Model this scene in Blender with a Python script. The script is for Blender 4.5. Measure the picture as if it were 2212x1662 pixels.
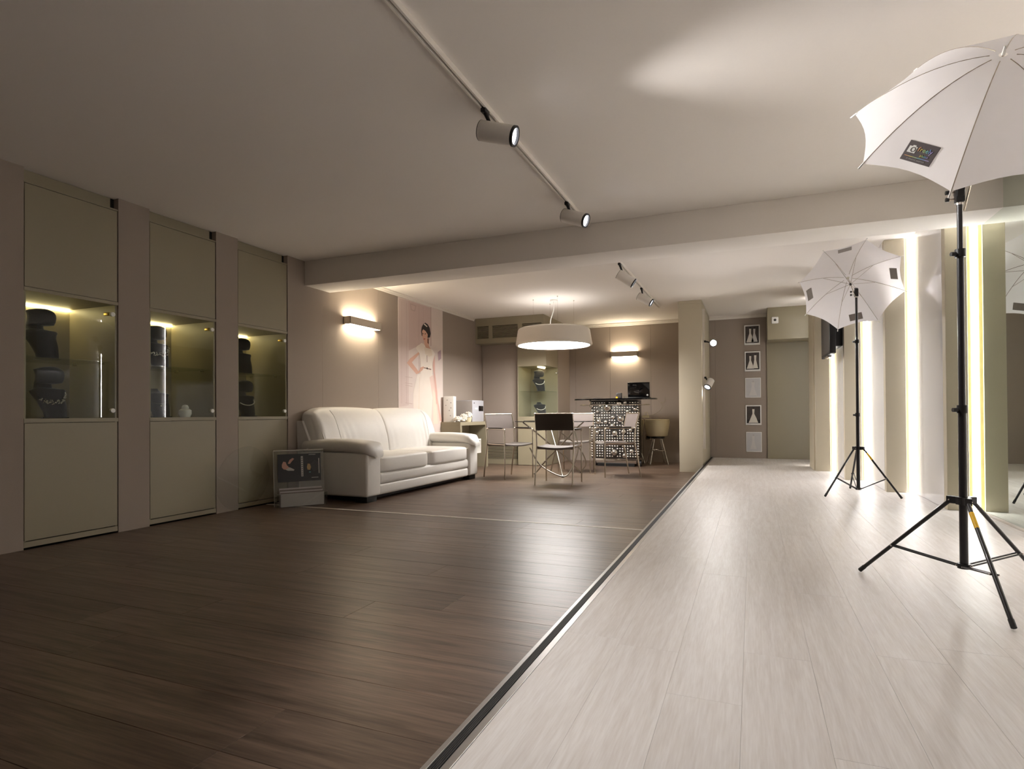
import bpy, bmesh, math, random
from mathutils import Vector, Matrix
random.seed(7)
PI = math.pi
for o in list(bpy.data.objects): bpy.data.objects.remove(o)
SC = bpy.context.scene
C = SC.collection

# ------------------------------------------------------------ camera
FPX, YAW, PIT, ROL, CY, CAMH = 1264.8925, .3891, .0083, -.0062, 883.8577, .88
_c, _s = math.cos(YAW), math.sin(YAW)
F0 = Vector((-_s, _c, 0)); R0 = Vector((_c, _s, 0)); U0 = Vector((0, 0, 1))
FW = F0*math.cos(PIT)+U0*math.sin(PIT); UP = -F0*math.sin(PIT)+U0*math.cos(PIT)
RT = R0*math.cos(ROL)+UP*math.sin(ROL); UP = UP*math.cos(ROL)-R0*math.sin(ROL)
CO = Vector((0, 0, CAMH))
cam = bpy.data.cameras.new('camera'); camo = bpy.data.objects.new('camera', cam); C.objects.link(camo)
m = Matrix((RT, UP, -FW)).transposed().to_4x4(); m.translation = CO
camo.matrix_world = m
cam.sensor_fit = 'HORIZONTAL'; cam.sensor_width = 36; cam.lens = FPX/2212*36
cam.shift_y = (CY-831)/2212; cam.clip_start = .02; cam.clip_end = 100
SC.camera = camo

def hit(px, py, x=None, y=None, z=None):
    d = FW+RT*((px-1106)/FPX)+UP*((CY-py)/FPX)
    if x is not None: t = (x-CO.x)/d.x
    elif y is not None: t = (y-CO.y)/d.y
    else: t = (z-CO.z)/d.z
    return CO+d*t

# ------------------------------------------------------------ world, exposure
W = bpy.data.worlds.new('world'); SC.world = W; W.use_nodes = True
W.node_tree.nodes['Background'].inputs[0].default_value = (.5, .45, .4, 1)
W.node_tree.nodes['Background'].inputs[1].default_value = .02
SC.view_settings.view_transform = 'Standard'; SC.view_settings.look = 'None'
SC.view_settings.exposure = 2.22; SC.view_settings.gamma = 1; SC.view_settings.use_curve_mapping = False
LED_S, LAMP_S, PEND_S, SPOT_W = 8.0, 10.5, 9.0, 42.0

# ------------------------------------------------------------ dimensions
XL, ZC, H, XE = -4.45, 2.5385, .104, -.675
YB, YB2, ZB, XM, YL, YW = 4.985, 5.388, 2.275, 1.61, 4.4467, 10.70
PIERS = [(.771, 8.627), (.976, 7.616), (1.194, 6.60), (1.4136, 5.555), (1.63, 4.50), (1.85, 3.45), (2.07, 2.40)]

# ------------------------------------------------------------ materials
def lin(c):
    r = []
    for v in c[:3]:
        v /= 255.
        r.append(v/12.92 if v <= .04045 else ((v+.055)/1.055)**2.4)
    return (r[0], r[1], r[2], 1)
MATS = {}
def newmat(name):
    mt = bpy.data.materials.new(name); mt.use_nodes = True
    nt = mt.node_tree; b = nt.nodes['Principled BSDF']
    return mt, nt, b
def mat(name, col, rough=.5, metal=0., noise=0., nscale=40., bump=0., coat=0., spec=.5, sheen=0., emit=None, es=0., trans=0.):
    if name in MATS: return MATS[name]
    mt, nt, b = newmat(name)
    L = lin(col)
    b.inputs['Base Color'].default_value = L
    b.inputs['Roughness'].default_value = rough; b.inputs['Metallic'].default_value = metal
    b.inputs['Specular IOR Level'].default_value = spec
    b.inputs['Coat Weight'].default_value = coat; b.inputs['Coat Roughness'].default_value = .05
    if sheen: b.inputs['Sheen Weight'].default_value = sheen
    tc = nt.nodes.new('ShaderNodeTexCoord')
    nz = nt.nodes.new('ShaderNodeTexNoise'); nz.inputs['Scale'].default_value = nscale; nz.inputs['Detail'].default_value = 4
    nt.links.new(tc.outputs['Object'], nz.inputs['Vector'])
    if noise:
        mx = nt.nodes.new('ShaderNodeMix'); mx.data_type = 'RGBA'
        mx.inputs['A'].default_value = tuple(v*(1-noise) for v in L[:3])+(1,)
        mx.inputs['B'].default_value = tuple(min(1, v*(1+noise)) for v in L[:3])+(1,)
        nt.links.new(nz.outputs['Fac'], mx.inputs['Factor']); nt.links.new(mx.outputs['Result'], b.inputs['Base Color'])
    if bump:
        bp = nt.nodes.new('ShaderNodeBump'); bp.inputs['Strength'].default_value = bump; bp.inputs['Distance'].default_value = .003
        nt.links.new(nz.outputs['Fac'], bp.inputs['Height']); nt.links.new(bp.outputs['Normal'], b.inputs['Normal'])
    if emit is not None:
        b.inputs['Emission Color'].default_value = lin(emit); b.inputs['Emission Strength'].default_value = es
    MATS[name] = mt; return mt
def wood(name, dark, light, along, rough, gs, tint, bump=.25, spec=.5):
    mt, nt, b = newmat(name); N = nt.nodes.new; K = nt.links.new
    tc = N('ShaderNodeTexCoord'); oi = N('ShaderNodeObjectInfo')
    mp = N('ShaderNodeMapping'); sc = [gs, gs, gs]; sc[along] = gs*.06
    mp.inputs['Scale'].default_value = sc
    off = N('ShaderNodeVectorMath'); off.operation = 'SCALE'; off.inputs['Scale'].default_value = 37.
    cmb = N('ShaderNodeCombineXYZ')
    for i in range(3): K(oi.outputs['Random'], cmb.inputs[i])
    K(cmb.outputs[0], off.inputs[0])
    ad = N('ShaderNodeVectorMath'); ad.operation = 'ADD'
    K(tc.outputs['Object'], ad.inputs[0]); K(off.outputs[0], ad.inputs[1]); K(ad.outputs[0], mp.inputs['Vector'])
    nz = N('ShaderNodeTexNoise'); nz.inputs['Scale'].default_value = 1.; nz.inputs['Detail'].default_value = 6; nz.inputs['Distortion'].default_value = .8
    K(mp.outputs[0], nz.inputs['Vector'])
    wv = N('ShaderNodeTexNoise'); wv.inputs['Scale'].default_value = 5.; wv.inputs['Detail'].default_value = 3
    K(mp.outputs[0], wv.inputs['Vector'])
    av = N('ShaderNodeMath'); av.operation = 'MULTIPLY_ADD'; av.inputs[1].default_value = .45
    K(wv.outputs['Fac'], av.inputs[0])
    hf = N('ShaderNodeMath'); hf.operation = 'MULTIPLY'; hf.inputs[1].default_value = .6; K(nz.outputs['Fac'], hf.inputs[0]); K(hf.outputs[0], av.inputs[2])
    rp = N('ShaderNodeValToRGB'); rp.color_ramp.elements[0].position = .36; rp.color_ramp.elements[1].position = .68
    rp.color_ramp.elements[0].color = lin(dark); rp.color_ramp.elements[1].color = lin(light)
    K(av.outputs[0], rp.inputs['Fac'])
    hs = N('ShaderNodeHueSaturation'); mr = N('ShaderNodeMapRange')
    mr.inputs['To Min'].default_value = 1-tint; mr.inputs['To Max'].default_value = 1+tint
    K(oi.outputs['Random'], mr.inputs['Value']); K(mr.outputs[0], hs.inputs['Value']); K(rp.outputs[0], hs.inputs['Color'])
    K(hs.outputs[0], b.inputs['Base Color'])
    b.inputs['Roughness'].default_value = rough; b.inputs['Specular IOR Level'].default_value = spec
    bp = N('ShaderNodeBump'); bp.inputs['Strength'].default_value = bump; bp.inputs['Distance'].default_value = .002
    K(wv.outputs['Fac'], bp.inputs['Height']); K(bp.outputs[0], b.inputs['Normal'])
    MATS[name] = mt; return mt
def thin_glass(name, tint=(1, 1, 1), refl=1.0, ior=1.5):
    mt = bpy.data.materials.new(name); mt.use_nodes = True; nt = mt.node_tree; nt.nodes.clear(); N = nt.nodes.new; K = nt.links.new
    out = N('ShaderNodeOutputMaterial'); mx = N('ShaderNodeMixShader'); tr = N('ShaderNodeBsdfTransparent'); gl = N('ShaderNodeBsdfGlossy')
    tr.inputs[0].default_value = tint+(1,); gl.inputs['Roughness'].default_value = .0
    fr = N('ShaderNodeFresnel'); fr.inputs[0].default_value = ior
    mu = N('ShaderNodeMath'); mu.operation = 'MULTIPLY'; mu.inputs[1].default_value = refl; mu.use_clamp = True
    geo = N('ShaderNodeNewGeometry'); iv = N('ShaderNodeMath'); iv.operation = 'SUBTRACT'; iv.inputs[0].default_value = 1.; K(geo.outputs['Backfacing'], iv.inputs[1])
    m2 = N('ShaderNodeMath'); m2.operation = 'MULTIPLY'; K(mu.outputs[0], m2.inputs[0]); K(iv.outputs[0], m2.inputs[1])
    K(fr.outputs[0], mu.inputs[0]); K(m2.outputs[0], mx.inputs[0]); K(tr.outputs[0], mx.inputs[1]); K(gl.outputs[0], mx.inputs[2]); K(mx.outputs[0], out.inputs[0])
    MATS[name] = mt; return mt
def fabric_translucent(name, col):
    mt = bpy.data.materials.new(name); mt.use_nodes = True; nt = mt.node_tree; nt.nodes.clear(); N = nt.nodes.new; K = nt.links.new
    out = N('ShaderNodeOutputMaterial'); mx = N('ShaderNodeMixShader'); df = N('ShaderNodeBsdfDiffuse'); tl = N('ShaderNodeBsdfTranslucent')
    nz = N('ShaderNodeTexNoise'); nz.inputs['Scale'].default_value = 14; rp = N('ShaderNodeValToRGB')
    L = lin(col); rp.color_ramp.elements[0].color = tuple(v*.96 for v in L[:3])+(1,); rp.color_ramp.elements[1].color = L
    tc = N('ShaderNodeTexCoord'); K(tc.outputs['Object'], nz.inputs['Vector']); K(nz.outputs['Fac'], rp.inputs[0])
    K(rp.outputs[0], df.inputs[0]); K(rp.outputs[0], tl.inputs[0]); mx.inputs[0].default_value = .45
    K(df.outputs[0], mx.inputs[1]); K(tl.outputs[0], mx.inputs[2]); K(mx.outputs[0], out.inputs[0])
    MATS[name] = mt; return mt
def emis(name, col, s):
    mt, nt, b = newmat(name)
    b.inputs['Base Color'].default_value = (.8, .8, .8, 1); b.inputs['Emission Color'].default_value = lin(col); b.inputs['Emission Strength'].default_value = s
    MATS[name] = mt; return mt

mat('ceil', (242, 236, 229), .9, noise=.015, nscale=90, bump=.06)
mat('wallpaper', (157, 144, 133), .85, noise=.05, nscale=260, bump=.25)
mat('olive', (151, 142, 119), .45, noise=.02, nscale=60, bump=.03)
mat('olive_dark', (120, 110, 84), .5, noise=.03, nscale=60)
mat('pier', (203, 194, 172), .55, noise=.015, nscale=60, bump=.02)
mat('pier_lit_yellow', (238, 218, 150), .5, noise=.02)  # yellow light of the strips put into the colour of the returns
mat('cream', (222, 212, 180), .5, noise=.02)
mat('white_lacquer', (232, 232, 234), .12, coat=.4, noise=.01, nscale=8)
mat('white_trim', (230, 223, 213), .5, noise=.01)
mat('gap', (22, 20, 17), .8, noise=.1)
mat('screed', (30, 26, 22), .9, noise=.1)
mat('alu', (190, 188, 186), .35, metal=.9, noise=.03, nscale=120)
mat('rubber', (28, 26, 26), .55, noise=.1, nscale=60)
mat('chrome', (214, 210, 205), .12, metal=1., noise=.02)
mat('steel_satin', (150, 142, 132), .32, metal=1., noise=.03); mat('steel', (196, 186, 172), .25, metal=1., noise=.03)
mat('brass', (205, 175, 95), .3, metal=1., noise=.03)
mat('mirror', (226, 234, 226), .01, metal=1., noise=.004, nscale=3)
mat('leather_white', (225, 222, 217), .5, noise=.02, nscale=30, bump=.12)
mat('bar_face', (84, 82, 80), .3, metal=.8, noise=.05)
mat('leather_taupe', (98, 88, 83), .62, noise=.04, nscale=70, bump=.1)
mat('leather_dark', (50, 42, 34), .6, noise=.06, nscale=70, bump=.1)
mat('leather_cream', (205, 193, 162), .5, noise=.03, nscale=50, bump=.08)
mat('velvet', (30, 29, 31), .9, noise=.1, nscale=90, sheen=.3)
mat('black', (16, 15, 16), .4, noise=.1)
mat('black_metal', (24, 21, 24), .35, noise=.08, nscale=30, coat=.2)
mat('black_gloss', (8, 8, 9), .06, noise=.05, coat=.5)
mat('spot_body', (240, 236, 230), .4, noise=.02)
mat('lamp_body', (186, 174, 158), .5, noise=.02)
mat('shade', (226, 218, 206), .35, noise=.01, coat=.15)
mat('pearl', (238, 232, 220), .2, noise=.03, coat=.5)
mat('silver_bead', (220, 216, 205), .2, metal=.8, noise=.1)
mat('paper', (232, 230, 226), .6, noise=.03, nscale=20)
mat('paper_grey', (186, 180, 176), .6, noise=.05, nscale=20)
mat('print_black', (20, 18, 20), .35, noise=.1)
mat('plastic_white', (236, 234, 228), .35, noise=.01)
mat('petal', (240, 234, 222), .6, noise=.04, nscale=40)
mat('leaf', (92, 108, 64), .6, noise=.1)
mat('machine_grey', (176, 176, 182), .4, noise=.02)
mat('acrylic_highlight', (196, 194, 186), .2, noise=.02, coat=.3)  # pale colour paints the highlights along clear acrylic edges
mat('yellow_label', (240, 188, 20), .45, noise=.05)
mat('plinth_black', (12, 11, 11), .6, noise=.1)
wood('wood_dark', (72, 57, 46), (118, 98, 83), 0, .36, 22, .15)
wood('wood_white', (209, 202, 196), (227, 223, 220), 1, .42, 38, .018, .1, .2)
thin_glass('glass', (.94, .97, .95)); thin_glass('glass_green', (.95, .98, .965)); thin_glass('acrylic', (.95, .96, .95), 1.3)
fabric_translucent('umbrella_fabric', (238, 235, 236))
emis('led', (252, 250, 252), LED_S); emis('niche_led', (255, 232, 170), 5.); emis('lamp_emit', (255, 238, 208), LAMP_S)
emis('pendant_emit', (255, 250, 246), PEND_S); emis('pendant_up', (255, 250, 246), .38); emis('lens', (245, 246, 255), 2.2); emis('lens_hot', (255, 250, 240), 60.)

# ------------------------------------------------------------ mesh helpers
class B:
    def __init__(s): s.b = bmesh.new()
    def box(s, lo, hi, bev=0., rot=None, seg=2):
        lo = Vector(lo); hi = Vector(hi); c = (lo+hi)/2; d = hi-lo
        r = bmesh.ops.create_cube(s.b, size=1., matrix=Matrix.LocRotScale(None, None, d))
        vs = r['verts']
        if bev:
            es = list({e for v in vs for e in v.link_edges})
            rb = bmesh.ops.bevel(s.b, geom=es, offset=bev, segments=seg, profile=.5, affect='EDGES', clamp_overlap=True)
            vs = list({v for f in rb['faces'] for v in f.verts}|{v for v in vs if v.is_valid})
            st = list(vs); seen = set(vs)
            while st:
                v = st.pop()
                for e in v.link_edges:
                    w = e.other_vert(v)
                    if w not in seen: seen.add(w); st.append(w)
            vs = list(seen)
        M = Matrix.Translation(c) @ (rot.to_4x4() if rot else Matrix.Identity(4))
        bmesh.ops.transform(s.b, matrix=M, verts=vs); return s
    def tube(s, pts, r, seg=8, closed=False, caps=True):
        pts = [Vector(p) for p in pts]; n = len(pts)
        rs = r if isinstance(r, (list, tuple)) else [r]*n
        tang = []
        for i in range(n):
            a = pts[(i-1) % n] if (closed or i > 0) else pts[i]; b = pts[(i+1) % n] if (closed or i < n-1) else pts[i]
            tang.append((b-a).normalized())
        u = tang[0].orthogonal().normalized(); rings = []
        for i in range(n):
            t = tang[i]; u = (u-t*u.dot(t)).normalized(); w = t.cross(u)
            rings.append([s.b.verts.new(pts[i]+(u*math.cos(k*2*PI/seg)+w*math.sin(k*2*PI/seg))*rs[i]) for k in range(seg)])
        for i in range(n if closed else n-1):
            A = rings[i]; D = rings[(i+1) % n]
            for k in range(seg): s.b.faces.new((A[k], A[(k+1) % seg], D[(k+1) % seg], D[k]))
        if caps and not closed:
            s.b.faces.new(rings[0][::-1]); s.b.faces.new(rings[-1])
        return s
    def cyl(s, a, b, r, seg=16, r2=None): return s.tube([a, b], [r, r if r2 is None else r2], seg)
    def lathe(s, prof, seg=24, M=None):
        M = M or Matrix.Identity(4); rings = []
        for (r, z) in prof:
            if r < 1e-6: rings.append([s.b.verts.new(M @ Vector((0, 0, z)))])
            else: rings.append([s.b.verts.new(M @ Vector((r*math.cos(k*2*PI/seg), r*math.sin(k*2*PI/seg), z))) for k in range(seg)])
        for A, D in zip(rings, rings[1:]):
            for k in range(seg):
                q = []
                for v in (A[k % len(A)], A[(k+1) % len(A)], D[(k+1) % len(D)], D[k % len(D)]):
                    if v not in q: q.append(v)
                if len(q) > 2: s.b.faces.new(q)
        return s
    def loft(s, rings, cap=True):
        R = [[s.b.verts.new(Vector(p)) for p in r] for r in rings]; n = len(R[0])
        for A, D in zip(R, R[1:]):
            for k in range(n): s.b.faces.new((A[k], A[(k+1) % n], D[(k+1) % n], D[k]))
        if cap: s.b.faces.new(R[0][::-1]); s.b.faces.new(R[-1])
        return s
    def prism(s, poly, off):
        off = Vector(off); A = [s.b.verts.new(Vector(p)) for p in poly]; D = [s.b.verts.new(Vector(p)+off) for p in poly]; n = len(A)
        s.b.faces.new(A[::-1]); s.b.faces.new(D)
        for k in range(n): s.b.faces.new((A[k], A[(k+1) % n], D[(k+1) % n], D[k]))
        return s
    def grid(s, P):
        V = [[s.b.verts.new(Vector(p)) for p in row] for row in P]
        for i in range(len(V)-1):
            for j in range(len(V[0])-1): s.b.faces.new((V[i][j], V[i+1][j], V[i+1][j+1], V[i][j+1]))
        return s
    def ball(s, c, r, sub=2):
        bmesh.ops.create_icosphere(s.b, subdivisions=sub, radius=r, matrix=Matrix.Translation(Vector(c))); return s
    def mesh(s, name, smooth=True, ang=38):
        bmesh.ops.recalc_face_normals(s.b, faces=s.b.faces)
        me = bpy.data.meshes.new(name); s.b.to_mesh(me); s.b.free()
        if smooth:
            for p in me.polygons: p.use_smooth = True
            me.set_sharp_from_angle(angle=math.radians(ang))
        return me
    def obj(s, name, mt, parent=None, **kw):
        return mesh_obj(name, s.mesh(name, **kw), mt, parent)
def mesh_obj(name, me, mt, parent=None):
    if mt and not me.materials: me.materials.append(MATS[mt])
    o = bpy.data.objects.new(name, me); C.objects.link(o)
    if parent: o.parent = parent
    return o
def tag(o, label=None, cat=None, group=None, kind=None):
    if label: o['label'] = label
    if cat: o['category'] = cat
    if group: o['group'] = group
    if kind: o['kind'] = kind
    return o
def thing(name, label, cat, loc=(0, 0, 0), rz=0., group=None):
    o = bpy.data.objects.new(name, None); C.objects.link(o); o.location = loc; o.rotation_euler = (0, 0, rz); o.empty_display_size = .1
    return tag(o, label, cat, group)
def struct(o): o['kind'] = 'structure'; return o
def fillet(pts, r, n=5):
    pts = [Vector(p) for p in pts]; out = [pts[0]]
    for a, b, c in zip(pts, pts[1:], pts[2:]):
        d1 = (a-b); d2 = (c-b); rr = min(r, d1.length*.49, d2.length*.49)
        p = b+d1.normalized()*rr; q = b+d2.normalized()*rr
        for i in range(n+1):
            t = i/n; out.append(p*(1-t)**2+b*2*t*(1-t)+q*t*t)
    out.append(pts[-1]); return out
def spline(pts, n=8):
    pts = [Vector(p) for p in pts]; P = [pts[0]*2-pts[1]]+pts+[pts[-1]*2-pts[-2]]; out = []
    for i in range(1, len(P)-2):
        for k in range(n):
            t = k/n; a, b, c, d = P[i-1:i+3]
            out.append(.5*((2*b)+(c-a)*t+(2*a-5*b+4*c-d)*t*t+(3*b-a-3*c+d)*t**3))
    out.append(pts[-1]); return out
def axes(d, up=(0, 0, 1)):
    z = Vector(d).normalized(); x = Vector(up).cross(z)
    if x.length < 1e-4: x = Vector((1, 0, 0))
    x.normalize(); y = z.cross(x)
    return Matrix((x, y, z)).transposed()
def text_mesh(s, size, depth=.0005):
    cu = bpy.data.curves.new('t', 'FONT'); cu.body = s; cu.size = size; cu.align_x = 'LEFT'; cu.extrude = depth; cu.resolution_u = 2
    o = bpy.data.objects.new('t', cu); C.objects.link(o)
    dg = bpy.context.evaluated_depsgraph_get(); me = bpy.data.meshes.new_from_object(o.evaluated_get(dg))
    w = max((v.co.x for v in me.vertices), default=0)
    bpy.data.objects.remove(o); me.materials.clear(); return me, w

# ------------------------------------------------------------ setting: floors
fl = struct(B().box((XL-.7, -2.6, -.12), (XE+.02, YW+.3, -.004)).obj('floor', 'screed', smooth=False))
PW = .2355; cache = {}
def plank(L, Wd, along, mt, parent, lo, z, t=.01):
    key = (round(L, 3), round(Wd, 3), along, mt)
    if key not in cache:
        d = (L, Wd) if along == 0 else (Wd, L)
        cache[key] = B().box((-d[0]/2, -d[1]/2, -t), (d[0]/2, d[1]/2, 0), bev=.0008, seg=1).mesh('plank', smooth=False) if mt == 'wood_dark' else B().box((-d[0]/2, -d[1]/2, -t), (d[0]/2, d[1]/2, 0), bev=.0005, seg=1).mesh('plank', smooth=False); cache[key].materials.append(MATS[mt])
    o = mesh_obj('plank', cache[key], None, parent)
    o.location = (lo[0]+(L if along == 0 else Wd)/2, lo[1]+(Wd if along == 0 else L)/2, z)
    return o
def rows(y0, y1, x0, x1, Ls):
    y = y0; i = 0
    while y < y1-.01:
        w = min(PW, y1-y); x = x0-random.choice([0., .35, .7, 1.05, 1.4])
        while x < x1:
            a = max(x, x0); b = min(x+Ls, x1)
            if b-a > .05: plank(b-a-.0012, w-.0012, 0, 'wood_dark', fl, (a+.0006, y+.0006), 0)
            x += Ls
        y += w
rows(YL-.015-PW*29, YL-.015, XL, XE, 2.1)
rows(YL+.015, YW, XL, XE, 2.1)
struct(B().box((XL, YL-.014, -.01), (XE, YL+.014, .002), bev=.0008, seg=1).obj('trim_1', 'white_trim', smooth=False))
pf = struct(B().box((XE+.012, -2.6, -.1), (3.0, YW+.3, H-.011)).obj('floor_platform', 'screed', smooth=False))
NX = 12; wx = (2.36-XE-.03)/NX
x = XE+.058; i = 0
wx = .195
while x < 2.45:
    y = -2.6-random.random()*1.2
    w = wx
    while y < YW:
        a = max(y, -2.6); b = min(y+1.3, YW)
        if b-a > .05: plank(b-a-.0003, w-.0003, 1, 'wood_white', pf, (x+.00015, a+.00015), H)
        y += 1.3
    x += w
nos = struct(B().box((XE-.004, -2.6, .0), (XE+.012, YW-1.7, H+.003), bev=.002, seg=1).obj('trim_2', 'alu', smooth=False))
rb = B()
for k in range(5): rb.box((XE+.0125+k*.0048, -2.6, H-.012), (XE+.0125+k*.0048+.0036, YW, H+.0045), bev=.0006, seg=1)
rb.obj('rubber_insert', 'rubber', nos, smooth=False)
B().box((XE+.0365, -2.6, H-.012), (XE+.0575, YW, H+.002), bev=.001, seg=1).obj('edge_profile', 'alu', nos, smooth=False)

# ceiling + beam + cornices
struct(B().box((XL-.7, -2.6, ZC), (3.0, YW+.3, ZC+.1)).obj('ceiling', 'ceil', smooth=False))
struct(B().box((XL, YB, ZB), (XM+.3, YB2, ZC), bev=.004).obj('ceiling_beam', 'ceil'))
def cornice(name, p0, p1, nrm, hgt, dep):
    p0 = Vector(p0); p1 = Vector(p1); n = Vector(nrm)*dep
    prof = [(0, 0), (1, 0), (1, -.35), (.55, -.5), (.45, -.85), (.3, -1), (0, -1)]
    r = [[p+n*a+Vector((0, 0, b*hgt)) for a, b in prof] for p in (p0, p1)]
    struct(B().loft(r).obj(name, 'white_trim', smooth=False))
cornice('trim_3', (XL, YB2, ZC), (XL, 9.13, ZC), (1, 0, 0), .05, .03)
cornice('trim_4', (-3.2, YW, ZC), (-1.004, YW, ZC), (0, -1, 0), .06, .05)
cornice('trim_5', (XE, YW, ZC), (.235, YW, ZC), (0, -1, 0), .06, .05)

# walls
CABS = [(2.354, 2.979), (3.227, 3.857), (4.097, 4.731)]
wl = B(); prev = -2.6
for a, b in CABS+[(YW+.3, 0)]:
    wl.box((XL-.7, prev, 0), (XL, a, ZC)); prev = b
for a, b in CABS: wl.box((XL-.7, a, 0), (XL-.6, b, ZC))
wlo = struct(wl.obj('wall_left', 'wallpaper', smooth=False))
y = 4.731
for w in (.53, 1.06, .45, 1.24, 1.1):     # wallpaper lengths meeting in fine seams
    B().box((XL, y+.001, .0), (XL+.0022, min(y+w, 9.30)-.001, ZC-.001)).obj('wallpaper_length', 'wallpaper', wlo, smooth=False); y += w
wbo = struct(B().box((XL-.7, YW+.02, 0), (3.0, YW+.3, ZC)).obj('wall_back', 'wallpaper', smooth=False))
xs = [-3.2, -3.08, -2.42, -1.68, -1.004]
for a, b in zip(xs, xs[1:]): B().box((a+.0015, YW, 0), (b-.0015, YW+.02, ZC)).obj('wall_panel', 'wallpaper', wbo, smooth=False)
for a, b in ((XE, -.58), (-.58, .235)): B().box((a+.0015, YW, H), (b-.0015, YW+.02, ZC)).obj('wall_panel', 'wallpaper', wbo, smooth=False)
struct(B().box((XL-.7, -2.7, 0), (3.0, -2.6, ZC)).obj('wall_front', 'wallpaper', smooth=False))
# stub wall between lounge and studio strip
sw = struct(B().box((-1.004, 8.997, 0), (XE, YW, ZC), bev=.004).obj('wall_stub', 'pier'))
B().box((-1.007, 8.994, ZC-.045), (XE+.003, YW, ZC-.004), bev=.003).obj('cap_moulding', 'pier', sw)
# olive door panel and bulkhead at the end of the strip
ob = struct(B().box((.235, YW-.035, H), (.90, YW+.02, ZC)).obj('door_1', 'olive', smooth=False))
struct(B().box((.235, 10.12, 2.03), (.90, YW-.035, ZC), bev=.003).obj('wall_bulkhead', 'olive'))
# right wall: stepped piers, white lacquer panels
wr = B()
for k, (px_, py_) in enumerate(PIERS):
    nxt = PIERS[k-1] if k else None
    y1 = (nxt[1] if nxt else YW)
    X = px_ if k else .771
    wr.box((X+.02, py_+.09, H), (X+.6, y1+.08 if k else 9.33, ZC))
wr.box((.92, 9.30, H), (1.3, YW, ZC)).box((2.30, -2.6, H), (2.6, 2.5, ZC))
wro = struct(wr.obj('wall_right', 'cream', smooth=False))
B().box((.755, 8.715, H), (.791, 9.335, ZC)).obj('side_panel', 'pier', wro, smooth=False)
B().box((.90, 9.335, H), (.92, YW, ZC)).obj('side_panel', 'pier', wro, smooth=False)
t = thing('led_light', 'hidden vertical light strip behind the pier nearest the olive end door', 'light strip', (.83, 9.333, H), group='vertical light strips of the stepped wall')
B().box((-.0125, .0, .002), (.0125, .03, ZC-H-.002)).obj('profile', 'alu', t, smooth=False)
B().box((-.0115, .0305, .004), (.0115, .037, ZC-H-.004), bev=.003).obj('diffuser', 'led', t)
B().box((2.28, -2.6, H), (2.3, 2.4, ZC)).obj('side_panel', 'white_trim', wro, smooth=False)
for k, (x, y) in enumerate(PIERS):
    q = .143 if k == 3 else .168
    B().box((x, y, H), (x+q, y+.085, ZC), bev=.002, seg=1).obj('pier', 'pier', wro, smooth=False)
    B().box((x+q, y+.012, H), (x+q+.024, y+.085, ZC)).obj('pier_return', 'pier_lit_yellow', wro, smooth=False)  # return coloured as if strongly lit by the strip beside it
    if k in (1, 2, 3):
        B().box((x, y+.086, H+.003), (x+.02, PIERS[k-1][1]-.001, ZC), bev=.001, seg=1).obj('panel', 'white_lacquer', wro, smooth=False)
    if k in (5, 6):
        B().box((x, y+.086, H+.003), (x+.02, PIERS[k-1][1]-.001, ZC), bev=.001, seg=1).obj('panel', 'white_trim', wro, smooth=False)
    wh = ['below the wall monitor', 'behind the far stand pole', 'right of the far umbrella', 'beside the wall mirror', 'just beyond the mirror, unseen and added for light', 'first past the right edge, unseen and added for light', 'last past the right edge, unseen and added for light'][k]  # strips from the mirror onward are unseen, added to light the near floor
    t = thing('led_light', 'glowing white vertical light strip on the cream pier '+wh, 'light strip', (x+q+.0375, y+.02, H), group='vertical light strips of the stepped wall')
    B().box((-.0125, -.004, .002), (.0125, .03, ZC-H-.002)).obj('profile', 'alu', t, smooth=False)
    B().box((-.0115, -.011, .004), (.0115, -.0045, ZC-H-.004), bev=.003).obj('diffuser', 'led', t)
mr_ = B().box((XM-.004, 4.60, H+.02), (XM+.015, 5.566, ZC), bev=.001, seg=1).obj('wall_mirror', 'mirror', smooth=False)
tag(mr_, 'tall clear mirror on the right wall beside the last light strip', 'mirror')
struct(B().box((XM-.012, 4.60, H), (XM+.02, 5.55, H+.018), bev=.003).obj('trim_6', 'white_trim'))

# corner block with air grilles and display cabinet (lounge)
bk = struct(B().box((XL, 9.45, 0), (-3.72, YW, 2.11)).box((-3.72, 9.98, 0), (-3.2, YW, 2.11)).obj('wall_corner', 'wallpaper', smooth=False))
B().box((-4.43, 9.436, .34), (-3.76, 9.449, 2.10), bev=.002, seg=1).obj('door_leaf', 'wallpaper', bk, smooth=False)
def grille(parent, x0, x1, z0, z1, y, n, back='gap'):
    B().box((x0, y+.012, z0), (x1, y+.02, z1)).obj('grille_backing', back, parent, smooth=False)
    st = (z1-z0)/n
    for k in range(n):
        B().box((x0, y-.002, z0+k*st+st*.18), (x1, y+.014, z0+k*st+st*.62), rot=Matrix.Rotation(-.25, 3, 'X')).obj('slat', 'olive', parent, smooth=False)
bh = struct(B().box((XL, 9.20, 2.40), (-3.2, YW, ZC)).box((XL, 9.20, 2.10), (-3.2, YW, 2.185)).box((XL, 9.25, 2.185), (-3.2, YW, 2.40))
            .box((XL, 9.20, 2.185), (-4.42, 9.25, 2.40)).box((-4.20, 9.20, 2.185), (-4.13, 9.25, 2.40)).box((-3.66, 9.20, 2.185), (-3.58, 9.25, 2.40)).box((-3.23, 9.20, 2.185), (-3.2, 9.25, 2.40)).obj('wall_bulkhead', 'olive', smooth=False))
for a, b in ((-4.42, -4.20), (-4.13, -3.66), (-3.58, -3.23)): grille(bh, a, b, 2.19, 2.395, 9.215, 9)
t = thing('air_grille', 'low slatted air grille at the foot of the brown corner door', 'grille', (0, 0, 0))
B().box((-4.43, 9.425, .002), (-3.76, 9.446, .085)).obj('frame', 'olive', t, smooth=False)
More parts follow.
